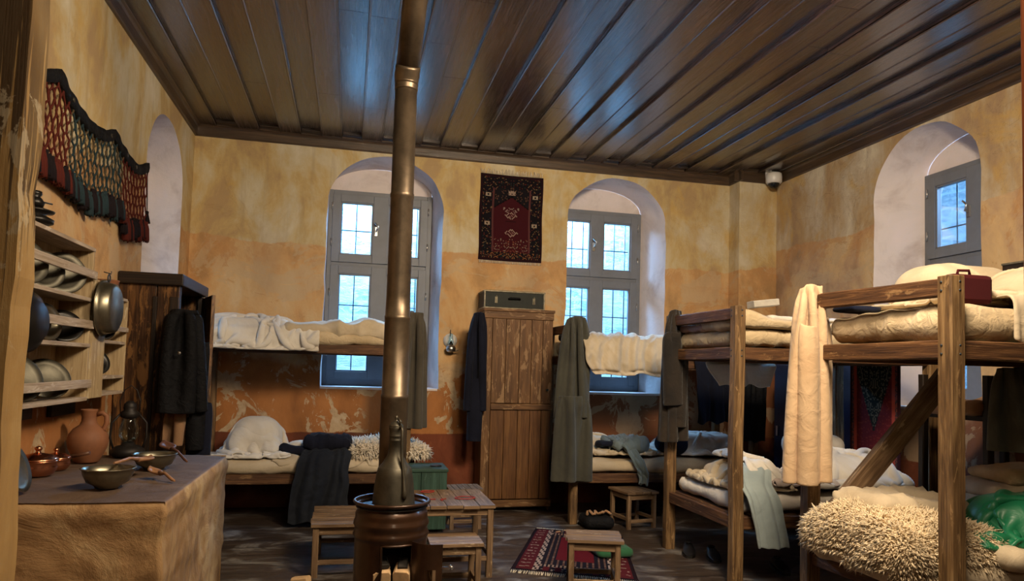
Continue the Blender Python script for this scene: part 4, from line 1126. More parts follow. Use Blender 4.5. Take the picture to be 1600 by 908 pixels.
# ---- scorched wardrobe in the corner
wx0, wx1, wy0, wy1, wz = XL+.01, -1.20, 5.50, 6.38, 2.0
r = thing('wardrobe', 'dark scorched wooden wardrobe against the left wall behind the counter', 'wardrobe', ((wx0+wx1)/2, (wy0+wy1)/2, 0))
LT = .022
B = MB()
xs = [wx0, wx0+.26, wx0+.275, wx1-.03]
B.box((wx0, wy0, 0), (wx0+.24, wy0+LT, wz)); B.box((wx0+.246, wy0+.004, 0), (wx1, wy0+LT, wz)); B.build('side_panel', 'burnt', r, bevel=.004)
B = MB(); B.box((wx0+.22, wy0-.012, 0), (wx0+.25, wy0+.001, wz-.1)); B.box((wx1-.06, wy0-.010, 0), (wx1, wy0-.001, wz-.1)); B.build('stile', 'dark_wood', r, bevel=.004)
B = MB(); B.box((wx0, wy1-LT, 0), (wx1, wy1, wz)); B.build('side_panel', 'burnt', r, bevel=.004)
B = MB(); B.box((wx0, wy0+LT, 0), (wx0+.015, wy1-LT, wz)); B.build('back_panel', 'dark_wood', r)
B = MB(); B.box((wx0-.005, wy0-.03, wz-.02), (wx1+.03, wy1+.02, wz+.065)); B.build('cornice', 'dark_wood', r, bevel=.008)
B = MB(); B.box((wx0, wy0+LT, .05), (wx1-.01, wy1-LT, .09)); B.box((wx1-.03, wy0+LT, 0), (wx1, wy0+.08, wz-.02)); B.box((wx1-.03, wy1-.08, 0), (wx1, wy1-LT, wz-.02)); B.build('front_frame', 'dark_wood', r, bevel=.003)
# door standing ajar, hinged at the far post
hx, hy = wx1+.012, wy1-.02; a = math.radians(62)
dx, dy = math.sin(a)*1, -math.cos(a)
def dr(t, o_, z): return (hx+dx*t-dy*o_*-1*1, hy+dy*t+dx*o_, z)
d0 = Vector((hx, hy, 0)); dv = Vector((math.sin(math.radians(20)), -math.cos(math.radians(20)), 0))
B = MB()
for (t0, t1, z0, z1) in ((0, .06, .06, wz-.03), (.32, .38, .06, wz-.03), (.06, .32, wz-.12, wz-.03), (.06, .32, 1.0, 1.09), (.06, .32, .06, .16)):
    p = d0+dv*((t0+t1)/2); B.beam(p+Vector((0, 0, z0)), p+Vector((0, 0, z1)), t1-t0, .028, up=dv.cross(Vector((0, 0, 1))), ch=.1)
p = d0+dv*.19; B.beam(p+Vector((0, 0, .1)), p+Vector((0, 0, wz-.08)), .28, .012, up=dv.cross(Vector((0, 0, 1))), ch=0)
B.build('door', 'burnt', r, bevel=.003)
# ------------------------------------------------------------------ middle: stove, table, stools, cabinet, rugs
sc_ = Vector((.245, 3.77, 0)); SR = .197; SH = .765
r = thing('wood_stove', 'brown barrel shaped wood stove with an open fire door', 'stove', sc_)
# barrel with a real opening: body swept around except where the door is
def prof_r(z):
    k = SR*.93
    for zc in (.60, .655, .30, .245): k += .010*math.exp(-((z-zc)/.014)**2)
    if z > .70: k -= .018*math.exp(-((z-.735)/.016)**2)
    return k
dang = math.atan2(-1, .12)          # direction the door faces
dw = .42                           # half angle of the opening
zo0, zo1 = .390, .570
zs = sorted(set([0, .02, .05]+[round(.05+.0125*i, 4) for i in range(56)]+[zo0, zo1, SH-.012]))
nA = 96; B = MB(); vs = []; 
for z in zs:
    for j in range(nA):
        a = dang+dw+ (2*PI)*(j/nA); rr_ = prof_r(z); vs.append(sc_+Vector((rr_*math.cos(a), rr_*math.sin(a), z)))
fs = []
for k in range(len(zs)-1):
    for j in range(nA):
        am = 2*PI*(j+.5)/nA
        if zs[k] >= zo0-1e-6 and zs[k+1] <= zo1+1e-6 and am > 2*PI-2*dw: continue
        fs.append((k*nA+j, k*nA+(j+1) % nA, (k+1)*nA+(j+1) % nA, (k+1)*nA+j))
B.add(vs, fs, None, True); o = B.build('barrel', 'stove', r); k = o.modifiers.new('solid', 'SOLIDIFY'); k.thickness = .004; k.offset = -1
B = MB(); B.tube([sc_+Vector(((SR*.955)*math.cos(2*PI*i/64), SR*.955*math.sin(2*PI*i/64), SH-.004)) for i in range(64)], .009, 10, closed=True); B.build('rim', 'stove', r)
MB().lathe([(0, SH-.03), (SR*.93, SH-.03), (SR*.93, SH-.025), (0, SH-.025)], sc_, 48).build('top_plate', 'soot', r)
MB().lathe([(0, .385), (SR*.9, .385), (SR*.9, .38), (0, .38)], sc_, 48).build('grate', 'soot', r)
MB().lathe([(SR*.90, .01), (SR*.90, .33), (SR*.895, .33), (SR*.895, .735), (SR*.88, .735), (SR*.88, .02), (0, .02)], sc_, 48).build('lining', 'soot', r) if False else None
# frame and door
ah = dang+dw
def pol(a, z, rr_): return sc_+Vector((rr_*math.cos(a), rr_*math.sin(a), z))
B = MB(); fr = [pol(dang-dw+2*dw*i/8, zo1, SR*.945) for i in range(9)]+[pol(ah, zo0, SR*.945)]+[pol(dang+dw-2*dw*i/8, zo0, SR*.945) for i in range(9)]
B.tube(fr, .006, 8, closed=True); B.build('door_frame', 'stove', r)
hinge = pol(ah, 0, SR*.96); dd = Vector((math.cos(math.radians(-28)), math.sin(math.radians(-28)), 0)); nn = Vector((dd.y, -dd.x, 0))
B = MB(); vs = []; nx_, nz_ = 12, 12
for s in (0, .005):
    for k in range(nz_+1):
        for i in range(nx_+1):
            t = i/nx_; vs.append(hinge+dd*(.16*t)+nn*(.030*math.sin(PI*t)+s)+Vector((0, 0, zo0-.012+(zo1-zo0+.03)*k/nz_)))
m_ = (nx_+1)*(nz_+1); f1 = []
for k in range(nz_):
    for i in range(nx_):
        a = k*(nx_+1)+i
        if 7 <= i <= 9 and 1 <= k <= 4: continue
        f1 += [(a, a+1, a+nx_+2, a+nx_+1), (a+m_, a+m_+nx_+1, a+m_+nx_+2, a+m_+1)]
for i in range(nx_):
    a = i; f1.append((a, a+m_, a+1+m_, a+1)); a = nz_*(nx_+1)+i; f1.append((a, a+1, a+1+m_, a+m_))
for k in range(nz_):
    a = k*(nx_+1); f1.append((a, a+nx_+1, a+nx_+1+m_, a+m_)); a += nx_; f1.append((a, a+m_, a+nx_+1+m_, a+nx_+1))
B.add(vs, f1, None, False); B.build('fire_door', 'stove', r)
B = MB(); q = hinge+dd*.165+Vector((0, 0, .475)); B.tube([q-dd*.015, q+dd*.03, q+dd*.035+Vector((0, 0, .012)), q+dd*.05], [.006, .006, .008, .009], 8); B.build('door_latch', 'chrome', r)
# split logs in the fire box
for i, (x, y, ra, lab) in enumerate(((-.045, -.115, .2, 'left of the two pale split logs inside the stove'), (.05, -.12, -.1, 'right of the two pale split logs inside the stove'))):
    c = sc_+Vector((x, y, .386)); B = MB(); e = Vector((math.cos(ra+1.4), math.sin(ra+1.4), .12)).normalized()*.05
    g = thing('firewood', lab, 'log', c, group='split logs in the stove')
    B.beam(c-e+Vector((0, 0, .035)), c+e+Vector((0, 0, .05)), .085, .062, jit=.012, ch=.2); B.build('log_wood', 'chop', g, bevel=.003)
    B = MB(); B.beam(c-e*.9+Vector((.01, .01, .078)), c+e*.4+Vector((0, .02, .098)), .05, .02, jit=.02, ch=.3); B.build('charred_bark', 'char', g)
# stove pipe
r = thing('stove_pipe', 'long bronze coloured stovepipe rising from the stove to the ceiling', 'pipe', sc_+Vector((0, .11, SH-.02)))
pc = sc_+Vector((.0, .112, 0))
prof = [(.069, .74), (.072, 1.05), (.072, 1.275), (.0735, 1.28), (.0735, 1.30), (.070, 1.302), (.068, 1.70), (.0695, 1.705), (.0695, 1.72), (.0665, 1.722), (.064, 1.83), (.064, 1.85), (.062, 2.36), (.0645, 2.365), (.0645, 2.385), (.061, 2.39), (.060, 2.96)]
MB().lathe(prof, pc, 48).build('lower_pipe', 'pipe', r)
B = MB(); zz = 2.955; B.lathe([(.060+.004*(i % 2), zz+.009*i) for i in range(8)], pc, 48)
top = pc+Vector((0, 0, zz+.06)); dirn = Vector((.05, -.55, 1)).normalized()
B.tube([top-Vector((0, 0, .03)), top, top+dirn*.035, top+dirn*.05, top+dirn*.065, top+dirn*.08], [.062, .065, .069, .065, .069, .065], 36); B.build('elbow', 'pipe', r)
B = MB(); B.tube([top+dirn*.05, top+dirn*.4, top+dirn*.41, top+dirn*.95], [.064, .064, .067, .067], 36); B.build('upper_pipe', 'pipe', r)
B = MB(); B.tube([(pc.x+(top+dirn*.95).x-pc.x, (top+dirn*.95).y, (top+dirn*.93).z), ((top+dirn*.95).x, (top+dirn*.95).y, ZC-.012)], .066, 32); B.build('ceiling_pipe', 'pipe', r)
# ewer
ec = sc_+Vector((0.002, -.068, SH-.024))
r = thing('metal_ewer', 'tall tarnished metal ewer with a long handle standing on the stove', 'ewer', ec)
MB().lathe([(0, 0), (.104, 0), (.108, .006), (.106, .03), (.100, .10), (.092, .16), (.084, .195), (.080, .20), (.060, .225), (.040, .26), (.033, .29), (.032, .33), (.0335, .332), (.0335, .338), (.032, .34), (.032, .352), (.0335, .354), (.0335, .36), (.032, .362), (.034, .385), (.038, .40), (.036, .405), (.030, .40), (0, .38)], ec, 48).build('ewer_body', 'ewer', r)
MB().lathe([(.037, .402), (.036, .41), (.024, .425), (.010, .432), (.006, .44), (.010, .448), (.006, .458), (0, .462)], ec, 32).build('lid', 'ewer', r)
B = MB(); hd_ = Vector((.45, -1, 0)).normalized()
B.tube([ec+hd_*a+Vector((0, 0, z)) for a, z in ((.034, .395), (.055, .41), (.066, .39), (.066, .32), (.072, .25), (.097, .16), (.108, .10), (.112, .075), (.106, .055))], [.006, .007, .007, .007, .008, .008, .010, .013, .010], 10)
B.tube([ec+hd_*.03+Vector((0, 0, .41)), ec+hd_*.045+Vector((.0, 0, .432)), ec+hd_*.02+Vector((0, 0, .445))], .006, 8)
B.build('handle', 'ewer', r)

# ---- low table and stools
def wood_table(name, label, cat, cx, cy, w, d, h, planks=4, rotz=0, leg=.042, stretch=.1, along='y', mat='stool_wood', group=None, gap=.004, over=.015, seed=1):
    r = thing(name, label, cat, (cx, cy, 0), rotz, group); LOCAL[0] = True; rs = random.Random(seed)
    for sx in (-1, 1):
        for sy in (-1, 1):
            x, y = sx*(w/2-leg/2-over), sy*(d/2-leg/2-over)
            B = MB(); B.beam((x, y, 0), (x, y, h-.02), leg, leg, up=(0, 1, 0), jit=.002, ch=.08); B.build('leg', mat, r)
    n = planks; L_ = w if along == 'y' else d
    B = MB(); 
    for i in range(n):
        a = -L_/2+L_*i/n; b = a+L_/n-gap; e = rs.uniform(-.006, .006); zt_ = h+rs.uniform(-.002, .002)
        if along == 'y': B.beam(((a+b)/2, -d/2+e, zt_-.01), ((a+b)/2, d/2+e, zt_-.01), b-a, .022, jit=.0015, ch=.1)
        else: B.beam((-w/2+e, (a+b)/2, zt_-.01), (w/2+e, (a+b)/2, zt_-.01), b-a, .022, jit=.0015, ch=.1)
    B.build('top' if cat == 'table' else 'seat', mat, r)
    for sy in (-1, 1):
        B = MB(); y = sy*(d/2-leg/2-over); B.beam((-w/2+leg+over, y, h-.048), (w/2-leg-over, y, h-.048), .02, .05, jit=.0015); B.build('apron', mat, r)
    for sx in (-1, 1):
        B = MB(); x = sx*(w/2-leg/2-over); B.beam((x, -d/2+leg+over, h-.048), (x, d/2-leg-over, h-.048), .02, .05, jit=.0015); B.build('apron', mat, r)
    if stretch:
        for sy in (-1, 1):
            B = MB(); y = sy*(d/2-leg/2-over); B.beam((-w/2+leg+over, y, stretch), (w/2-leg-over, y, stretch), .022, .032, jit=.0015); B.build('stretcher', mat, r)
        for sx in (-1, 1):
            B = MB(); x = sx*(w/2-leg/2-over); B.beam((x, -d/2+leg+over, stretch+.02), (x, d/2-leg-over, stretch+.02), .022, .032, jit=.0015); B.build('stretcher', mat, r)
    LOCAL[0] = False; return r
wood_table('low_table', 'low plank table with loops of red cord on top beside the stove', 'table', .70, 5.285, .69, .66, .5, planks=6, stretch=.13)
def stool(label, cx, cy, rz, w=.35, d=.32, h=.34, **k): return wood_table('wooden_stool', label, 'stool', cx, cy, w, d, h, planks=k.pop('planks', 4), rotz=rz, leg=.036, stretch=.07, group='low plank stools', **k)
stool('low wooden stool standing on the patterned floor rug', 1.66, 4.66, -.27, .37, .33, .345, along='x', seed=2)
stool('low wooden stool in front of the plank table', .715, 4.69, .0, .34, .31, .34, along='x', seed=3)
stool('low stool with a bluish grey top behind the plank table', 1.08, 6.60, .02, .32, .30, .36, seed=4, planks=6)
stool('dark low stool under the bed by the back wall', 2.70, 6.48, .17, .34, .36, .34, seed=5)
r = wood_table('slatted_bench', 'low slatted wooden bench to the left of the stove', 'bench', .02, 5.44, .46, .70, .36, planks=9, stretch=.1, along='x', gap=.022, seed=6)
# red cord loops on the table
def loop(label, cx, cy, rx_, ry_, rz, z=.508, w=.004, op=False):
    B = MB(); n = 40; pts = []
    for i in range(n):
        a = 2*PI*i/n*(1 if not op else .62); k = 1+.10*noise.noise((math.cos(a)*2+cx*9, math.sin(a)*2, 1)); x, y = rx_*k*math.cos(a), ry_*k*math.sin(a)
        pts.append((cx+x*math.cos(rz)-y*math.sin(rz), cy+x*math.sin(rz)+y*math.cos(rz), z+.001*math.sin(a*5)))
    B.tube(pts, w, 6, closed=not op); o = B.build('cord_loop', 'redcord'); tag(o, label, 'cord', 'red cord loops on the table')
loop('large loop of red cord at the right of the table top', .865, 5.22, .075, .052, .2)
loop('dark red coiled cord at the back left of the table top', .62, 5.50, .055, .035, .4)
loop('short red cord curl near the front of the table by the stove', .58, 5.16, .06, .022, .1, op=True)
loop('tiny red cord curl in the middle of the table top', .70, 5.16, .028, .018, .8, op=True)

# ---- green box, cabinet, chest
r = thing('green_chest', 'green painted plank chest beside the lower left bed', 'chest', (.65, 6.54, 0))
B = MB()
for a, b in ((.42, .655), (.658, .885)): B.box((a, 6.35, .03), (b, 6.37, .53))
B.build('front_planks', 'green_wood', r, bevel=.004)
B = MB(); B.box((.865, 6.371, .03), (.885, 6.74, .53)); B.box((.42, 6.371, .03), (.44, 6.74, .53)); B.box((.44, 6.72, .03), (.865, 6.74, .53)); B.box((.44, 6.371, .03), (.865, 6.72, .05)); B.build('side_planks', 'green_wood', r, bevel=.004)
B = MB(); B.box((.41, 6.34, .53), (.895, 6.75, .56)); B.build('lid', 'green_wood', r, bevel=.006)
for x in (.46, .82):
    for y in (6.40, 6.68):
        B = MB(); B.box((x, y, 0), (x+.04, y+.04, .03)); B.build('foot', 'green_wood', r)
o = MB().lathe([(0, .0), (.05, 0), (.055, .006), (.03, .012), (0, .012)], (.80, 6.5, .561), 24).build('small_lid', 'blacktin'); tag(o, 'small dark round lid lying on the green chest', 'lid')
cx0, cx1, cy0, cy1, ch_ = 1.345, 2.085, 7.24, 7.62, 2.055
r = thing('tall_cabinet', 'tall brown plank cabinet against the wall between the windows', 'cabinet', ((cx0+cx1)/2, (cy0+cy1)/2, 0))
B = MB(); B.box((cx0, cy0+.02, 0), (cx0+.02, cy1, ch_)); B.build('side_panel', 'cabinet_wood', r, bevel=.003)
B = MB(); B.box((cx1-.02, cy0+.02, 0), (cx1, cy1, ch_)); B.build('side_panel', 'cabinet_wood', r, bevel=.003)
B = MB(); B.box((cx0+.02, cy1-.015, 0), (cx1-.02, cy1, ch_)); B.build('back_panel', 'cabinet_wood', r)
B = MB(); B.box((cx0-.012, cy0-.012, ch_), (cx1+.012, cy1, ch_+.03)); B.box((cx0-.004, cy0, ch_-.075), (cx1+.004, cy0+.02, ch_-.001)); B.build('top_board', 'cabinet_worn', r, bevel=.005)
for (z0, z1, mt_, nm_) in ((1.105, ch_-.078, 'cabinet_worn', 'upper_planks'), (.125, 1.035, 'cabinet_wood', 'lower_planks')):
    B = MB(); xs = [cx0+.09, cx0+.235, cx0+.38, cx0+.51, cx0+.63, cx1-.004]
    for a, b in zip(xs, xs[1:]): B.box((a, cy0+.006, z0), (b-.004, cy0+.02, z1))
    B.build(nm_, mt_, r, bevel=.003)
B = MB(); B.box((cx0, cy0, .0), (cx0+.085, cy0+.02, ch_-.078)); B.build('stile', 'cabinet_worn', r, bevel=.004)
B = MB(); B.beam((cx0+.087, cy0+.0, 1.07), (cx1, cy0+.0, 1.07), .03, .062, jit=.003); B.build('middle_rail', 'cabinet_worn', r)
B = MB(); B.beam((cx0+.087, cy0+.005, .08), (cx1+.01, cy0+.005, .08), .03, .07, jit=.004); B.build('bottom_rail', 'cabinet_worn', r)
B = MB(); B.lathe([(0, 0), (.012, 0), (.012, .03), (0, .034)], (cx1-.06, cy0-.01, 1.25), 12, axis='Y'); B.build('knob', 'iron', r)
# studded case on top
kx0, kx1, ky0, ky1, kz0, kz1 = 1.34, 1.985, 7.27, 7.60, ch_+.031, 2.268
r = thing('studded_trunk', 'dark green trunk with metal edges lying on top of the tall cabinet', 'trunk', ((kx0+kx1)/2, 7.43, kz0))
B = MB(); B.box((kx0, ky0, kz0), (kx1, ky1, kz1)); B.build('trunk_body', 'chest', r, bevel=.006)
B = MB()
for (p, q) in (((kx0, ky0, kz0+.004), (kx1, ky0, kz0+.004)), ((kx0, ky0, kz1-.004), (kx1, ky0, kz1-.004)), ((kx0+.004, ky0, kz0), (kx0+.004, ky0, kz1)), ((kx1-.004, ky0, kz0), (kx1-.004, ky0, kz1)), ((kx0, ky0, kz1-.003), (kx0, ky1, kz1-.003)), ((kx1, ky0, kz1-.003), (kx1, ky1, kz1-.003)), ((kx0, ky0, kz0+.003), (kx0, ky1, kz0+.003)), ((kx0, ky1, kz1-.003), (kx1, ky1, kz1-.003))):
    B.beam(p, q, .018, .018, ch=.3, jit=.002)
B.build('metal_edging', 'stud', r)
B = MB(); zc = (kz0+kz1)/2+.01; B.tube([(1.60, ky0-.004, zc), (1.61, ky0-.026, zc+.006), (1.71, ky0-.026, zc+.008), (1.72, ky0-.004, zc)], .011, 10); B.build('handle', 'black', r)
for x in (1.465, 1.87):
    B = MB(); B.box((x-.012, ky0-.006, zc-.045), (x+.012, ky0+.002, zc+.02)); B.tube([(x, ky0-.008, zc-.05), (x, ky0-.012, zc+.035)], .005, 8); B.build('latch', 'stud', r)

# ---- small glass lamp on the wall
c = at(705, 540, Y=7.55)
r = thing('wall_oil_lamp', 'small glass oil lamp with a round mirror on the wall beside the cabinet', 'wall lamp', (c.x, YB, c.z))
MB().lathe([(0, 0), (.075, .0), (.07, -.008), (.045, -.012), (0, -.012)], (c.x, YB-.012, c.z+.055), 32, axis='Y').build('mirror_reflector', 'plastic_white', r)
MB().lathe([(0, -.07), (.03, -.07), (.05, -.055), (.052, -.02), (.035, .0), (.02, .01), (0, .01)], (c.x, 7.57, c.z), 28).build('oil_font', 'glass2' if 'glass2' in M else 'chrome', r)
MB().lathe([(.02, .012), (.03, .035), (.022, .07), (.014, .13)], (c.x, 7.57, c.z), 24).build('chimney', 'glass', r)
MB().lathe([(0, .008), (.022, .008), (.024, .02), (.014, .026), (.012, .045), (0, .045)], (c.x, 7.57, c.z), 20).build('burner', 'blacktin', r)
B = MB(); B.tube([(c.x, YB, c.z+.05), (c.x, YB-.02, c.z+.16), (c.x, YB-.005, c.z+.17)], .004, 6); B.tube([(c.x, YB, c.z-.06), (c.x, 7.60, c.z-.075), (c.x, 7.57, c.z-.07), (c.x+.08, 7.57, c.z-.05)], .005, 6); B.build('bracket', 'iron', r)

# ---- rug on the back wall
rx0, rx1, rz0, rz1 = 1.325, 2.035, 2.645, 3.60
r = thing('wall_rug', 'small dark knotted prayer rug hung on the back wall above the trunk', 'rug', (1.68, YB, rz0))
def wallrug(i, j, nx, ny):
    u, v = (i+.5)/nx, (j+.5)/ny; x = abs(u-.5)*2; K = (.008, .006, .008)
    h = noise.noise((abs(i-nx/2+.5)*.9, j*.9, 3)); h2 = noise.noise((abs(i-nx/2+.5)*1.7, j*1.7, 8))
    if x > .94 or v < .03 or v > .97: return (.018, .006, .008)
    if x > .56 or v < .10 or v > .84:
        if abs(x-.58) < .02 and .1 < v < .84: return (.09, .03, .03)
        # bird like figures in the border
        for (vc) in (.43, .76):
            if .68 < x < .82 and abs(v-vc) < .022 and (abs(v-vc) > .012 or x < .71 or x > .79): return (.30, .23, .17)
        if h > .38: return (.08, .018, .014)
        if h2 > .42: return (.16, .10, .05)
        if h < -.45: return (.02, .035, .03)
        if v < .1 and h2 > .2: return (.20, .08, .03)
        return K
    top_ = .62+.14*(1-x/.56)
    if v > top_+.0:
        if abs(v-.80) < .025 and x < .12 and h2 > -.1: return (.28, .2, .16)
        if h2 > .35: return (.12, .06, .04)
        return (.010, .008, .010)
    if abs(v-top_) < .012: return (.004, .003, .004)
    for vc, rr_ in ((.33, .05), (.53, .045)):
        d = abs(v-vc)/rr_+x/.22
        if .62 < d < 1.0 and (i+j) % 2 == 0: return (.36, .26, .22)
        if d < .4 and (i+j) % 3 == 0: return (.26, .15, .13)
    if abs(v-.46) < .006 and x < .18: return (.02, .005, .006)
    if v < .26 and h2 > .25: return (.16, .05, .03) if h > 0 else (.20, .15, .12)
    if .56 < v < .62 and x < .25 and h2 > .3: return (.22, .15, .14)
    return (.045, .007, .010)
rug_mesh('pile', .71, .95, 72, 96, wallrug, lambda u, v, d: (rx0+(rx1-rx0)*u+.004*math.sin(v*9), YB-.006-d-.004*noise.noise((u*3, v*3, 1)), rz0+(rz1-rz0)*v-.006*math.sin(u*3)), parent=r)
B = MB()
for i in range(62):
    x = rx0+.01+(rx1-rx0-.02)*i/61; dx = rr.uniform(-.01, .01); B.tube([(x, YB-.012, rz1-.006), (x+dx, YB-.016, rz1+.028), (x+dx*2, YB-.02, rz1+.05+rr.uniform(-.015, .01))], .003, 4)
B.build('fringe', 'wash', r)
B = MB()
for i in range(62):
    x = rx0+.01+(rx1-rx0-.02)*i/61; B.tube([(x, YB-.012, rz0+.004), (x+rr.uniform(-.008, .008), YB-.014, rz0-.035)], .003, 4)
B.build('fringe', 'wash', r)

# ---- rug on the floor
ca, cb, cc_, cd_ = Vector((1.20, 5.13, 0)), Vector((2.02, 4.72, 0)), Vector((2.42, 6.05, 0)), Vector((1.72, 6.40, 0))
def place(u, v, d):
    p = (ca*(1-u)+cb*u)*(1-v)+(cd_*(1-u)+cc_*u)*v
    return (p.x, p.y, .004+d+.006*max(0, noise.noise((p.x*3, p.y*3, 2))))
def floorrug(i, j, nx, ny):
    u, v = (i+.5)/nx, (j+.5)/ny; h = noise.noise((i*.7, j*.7, 3)); x = min(u, 1-u); y = min(v, 1-v)
    R_, N_, Wt = (.075, .008, .012), (.010, .008, .015), (.24, .18, .15)
    if x < .03 or y < .02: return (.012, .005, .008)
    if x < .16: return Wt if ((j % 6 in (0, 1)) and h > .0 and .05 < x < .14) else (R_ if (j//3) % 2 else (.08, .01, .015))
    if x < .22: return (.33, .25, .22) if (j//3+i) % 3 else N_
    if y < .10: return R_ if (i//3) % 2 else Wt if h > .2 else N_
    if y < .15: return (.25, .18, .14) if i % 2 else N_
    if .34 < u < .66 and .25 < v < .8: return (.10, .007, .013)
    return N_ if (i % 3) else ((.10, .05, .04) if h > -.2 else (.16, .11, .09))
r = thing('floor_rug', 'dark red striped rug lying on the floor under the low stool', 'rug', (1.85, 5.55, 0))
rug_mesh('pile', .8, 1.3, 60, 90, floorrug, place, th=.008, parent=r)
for v, s in ((0, -1), (1, 1)):
    B = MB()
    for i in range(70):
        p = Vector(place(.01+.98*i/69, v, .004)); q = Vector(place(.01+.98*i/69+rr.uniform(-.01, .01), v+s*.045, .002)); q.z = .004; B.tube([p, (p+q)/2, q], .0035, 4)
    B.build('fringe', 'wash', r)
o = soft('cushion', 'greencloth', 1.93, 2.22, 5.28, 5.62, .014, .085, .035, seed=4, amp=.01, fold=.006); tag(o, 'flat green cushion on the floor rug seen through the stool legs', 'cushion')
# ------------------------------------------------------------------ bunk beds
def bunk(name, label, posts, zt, zr=1.60, zl=.42, pw=.078, endrail=True, slats=True, ph=None, loc=None):
    """posts: front-left, back-left, back-right, front-right (x, y)"""
    fl, bl, br, fr = [Vector((p[0], p[1], 0)) for p in posts]
    r = thing(name, label, 'bunk bed', (fl+bl+br+fr)/4); Z = lambda z: Vector((0, 0, z))
    hs = ph or (zt, zt, zt, zt)
    for p, h in zip((fl, bl, br, fr), hs):
        B = MB(); B.beam(p, p+Z(h), pw, pw, up=(0, 1, 0), jit=.006, ch=.10)
        B.build('post', 'bunk_wood', r, bevel=.004)
    def rail(a, b, z, h, nm='rail', th=.045, off=0, mat='bunk_rail'):
        d = (b-a).normalized(); B = MB(); sd = d.cross(Vector((0, 0, 1)))*off
        B.beam(a+d*pw*.45+Z(z)+sd, b-d*pw*.45+Z(z)+sd, th, h, jit=.005, ch=.12); B.build(nm, mat, r, bevel=.003)
    for z in (zr, zl):
        rail(fl, fr, z, .09, 'side_rail'); rail(bl, br, z, .09, 'side_rail'); rail(fl, bl, z, .088, 'end_rail'); rail(fr, br, z, .088, 'end_rail')
        if slats:
            B = MB(); n = 9
            for i in range(n):
                t = (i+.5)/n; a = fl+(fr-fl)*t; b = bl+(br-bl)*t; B.beam(a+Z(z+.035)+Vector((0, .03, 0)), b+Z(z+.035)-Vector((0, .03, 0)), .12, .018, ch=.05)
            B.build('slats', 'bunk_rail', r)
    if endrail:
        rail(fl, bl, zt-.05, .085, 'head_rail', .05); rail(fr, br, zt-.05, .085, 'head_rail', .05)
    # nails
    B = MB()
    for z in (zr, zt-.05):
        for dz in (-.02, .02): B.lathe([(0, .0), (.006, 0), (.006, .003), (0, .004)], fl+Vector((-pw/2-.002, .012, z+dz)), 10, axis='X')
        for dz in (-.02, .02): B.lathe([(0, .0), (.006, 0), (.006, .003), (0, .004)], fl+Vector((.01, -pw/2+.002, z+dz)), 10, axis='Y')
    B.build('nails', 'iron', r)
    return r
# left bunk along the back wall
LB = bunk('bunk_bed', 'wooden bunk bed in front of the left window with a grey jacket on its post', ((-1.30, 6.80), (-1.30, 7.56), (.55, 7.56), (.55, 6.80)), 1.92, 1.595, .41, pw=.075, endrail=False, ph=(1.75, 1.75, 1.75, 1.92))
# back bunk, right of the cabinet
BB = bunk('bunk_bed', 'wooden bunk bed in front of the right window beside the tall cabinet', ((2.135, 6.60), (2.135, 7.52), (4.05, 7.38), (4.05, 6.60)), 1.925, 1.56, .43, pw=.075, slats=True)
MBk = bunk('bunk_bed', 'middle wooden bunk bed with a dark jacket on its far post', ((2.66, 4.55), (2.66, 5.60), (4.27, 5.60), (4.27, 4.55)), 1.945, 1.612, .43, pw=.082)
RB = bunk('bunk_bed', 'nearest wooden bunk bed at the right with a diagonal brace', ((2.715, 2.77), (2.635, 3.69), (4.70, 3.69), (4.70, 2.77)), 1.945, 1.60, .43, pw=.084)
B = MB(); B.beam((2.76, 3.655, .66), (3.56, 3.655, 1.50), .05, .13, up=(-.7, 0, .7), jit=.004); B.build('diagonal_brace', 'dark_wood_b' if 'dark_wood_b' in M else 'stool_wood', RB, bevel=.004)
bx = lambda x0, x1, y0, y1, z0, z1, r=.05: (x0, x1, y0, y1, z0, z1, r)
def mattress(label, x0, x1, y0, y1, z0, z1, mat='ticking', seed=0, **k):
    o = soft('mattress', mat, x0, x1, y0, y1, z0, z1, k.pop('r', .06), seed, **k); return tag(o, label, 'mattress')

# --- left bunk, upper: crumpled bedding
mattress('thin cream mattress on the upper left bunk in front of the window', -1.33, .50, 6.765, 7.54, 1.645, 1.735, seed=2, fold=.022)
def hump(cx, cy, rx_, ry_, h): return lambda x, y: h*math.exp(-((x-cx)/rx_)**2-((y-cy)/ry_)**2)
def lumps(*a):
    fs = [hump(*q) for q in a]; return lambda x, y: sum(f(x, y) for f in fs)
throw('quilt', 'sheet_w', -1.32, -.30, 6.73, 7.40, 2.0, 1.9, 1.45, zf=1.575, label='rumpled white quilt bunched over the left half of the upper left bunk', cat='quilt', seed=5, lump=.13, res=.022, boxes=[bx(-1.33, .5, 6.765, 7.54, 1.5, 1.755), bx(-1.25, -.55, 6.85, 7.35, 1.7, 1.83, .06)], steps=75, th=.022)
o = soft('pillow', 'sheet_w', -1.25, -.6, 6.88, 7.32, 1.745, 1.82, .037, seed=17); tag(o, 'pillow buried under the rumpled white quilt of the upper left bunk', 'pillow')

o = soft('rolled_blanket', 'sheet', -.60, .40, 6.74, 7.2, 1.70, 1.83, .062, seed=9, amp=.025, fold=.045, fsc=(2.5, 8), res=.02, lump=lumps((.14, 6.95, .14, .2, .07)))
tag(o, 'long twisted cream blanket lying along the front edge of the upper left bunk', 'blanket')

o = soft('dark_bundle', 'bagblue', .28, .50, 6.95, 7.25, 1.735, 1.86, .06, seed=3, amp=.02, fold=.02); tag(o, 'small dark blue bundle at the right end of the upper left bunk', 'bundle')
hang('grey_jacket', 'greyjacket', (.575, 6.755, 1.965), 1.15, .97, gather=.07, spread=.36, seed=2, slant=(.05, -.02), caps=[((.55, 6.8, 0), (.55, 6.8, 1.93), .045)], label='long grey brown jacket hung on the right post of the left bunk', cat='jacket')
hang_sleeve = None
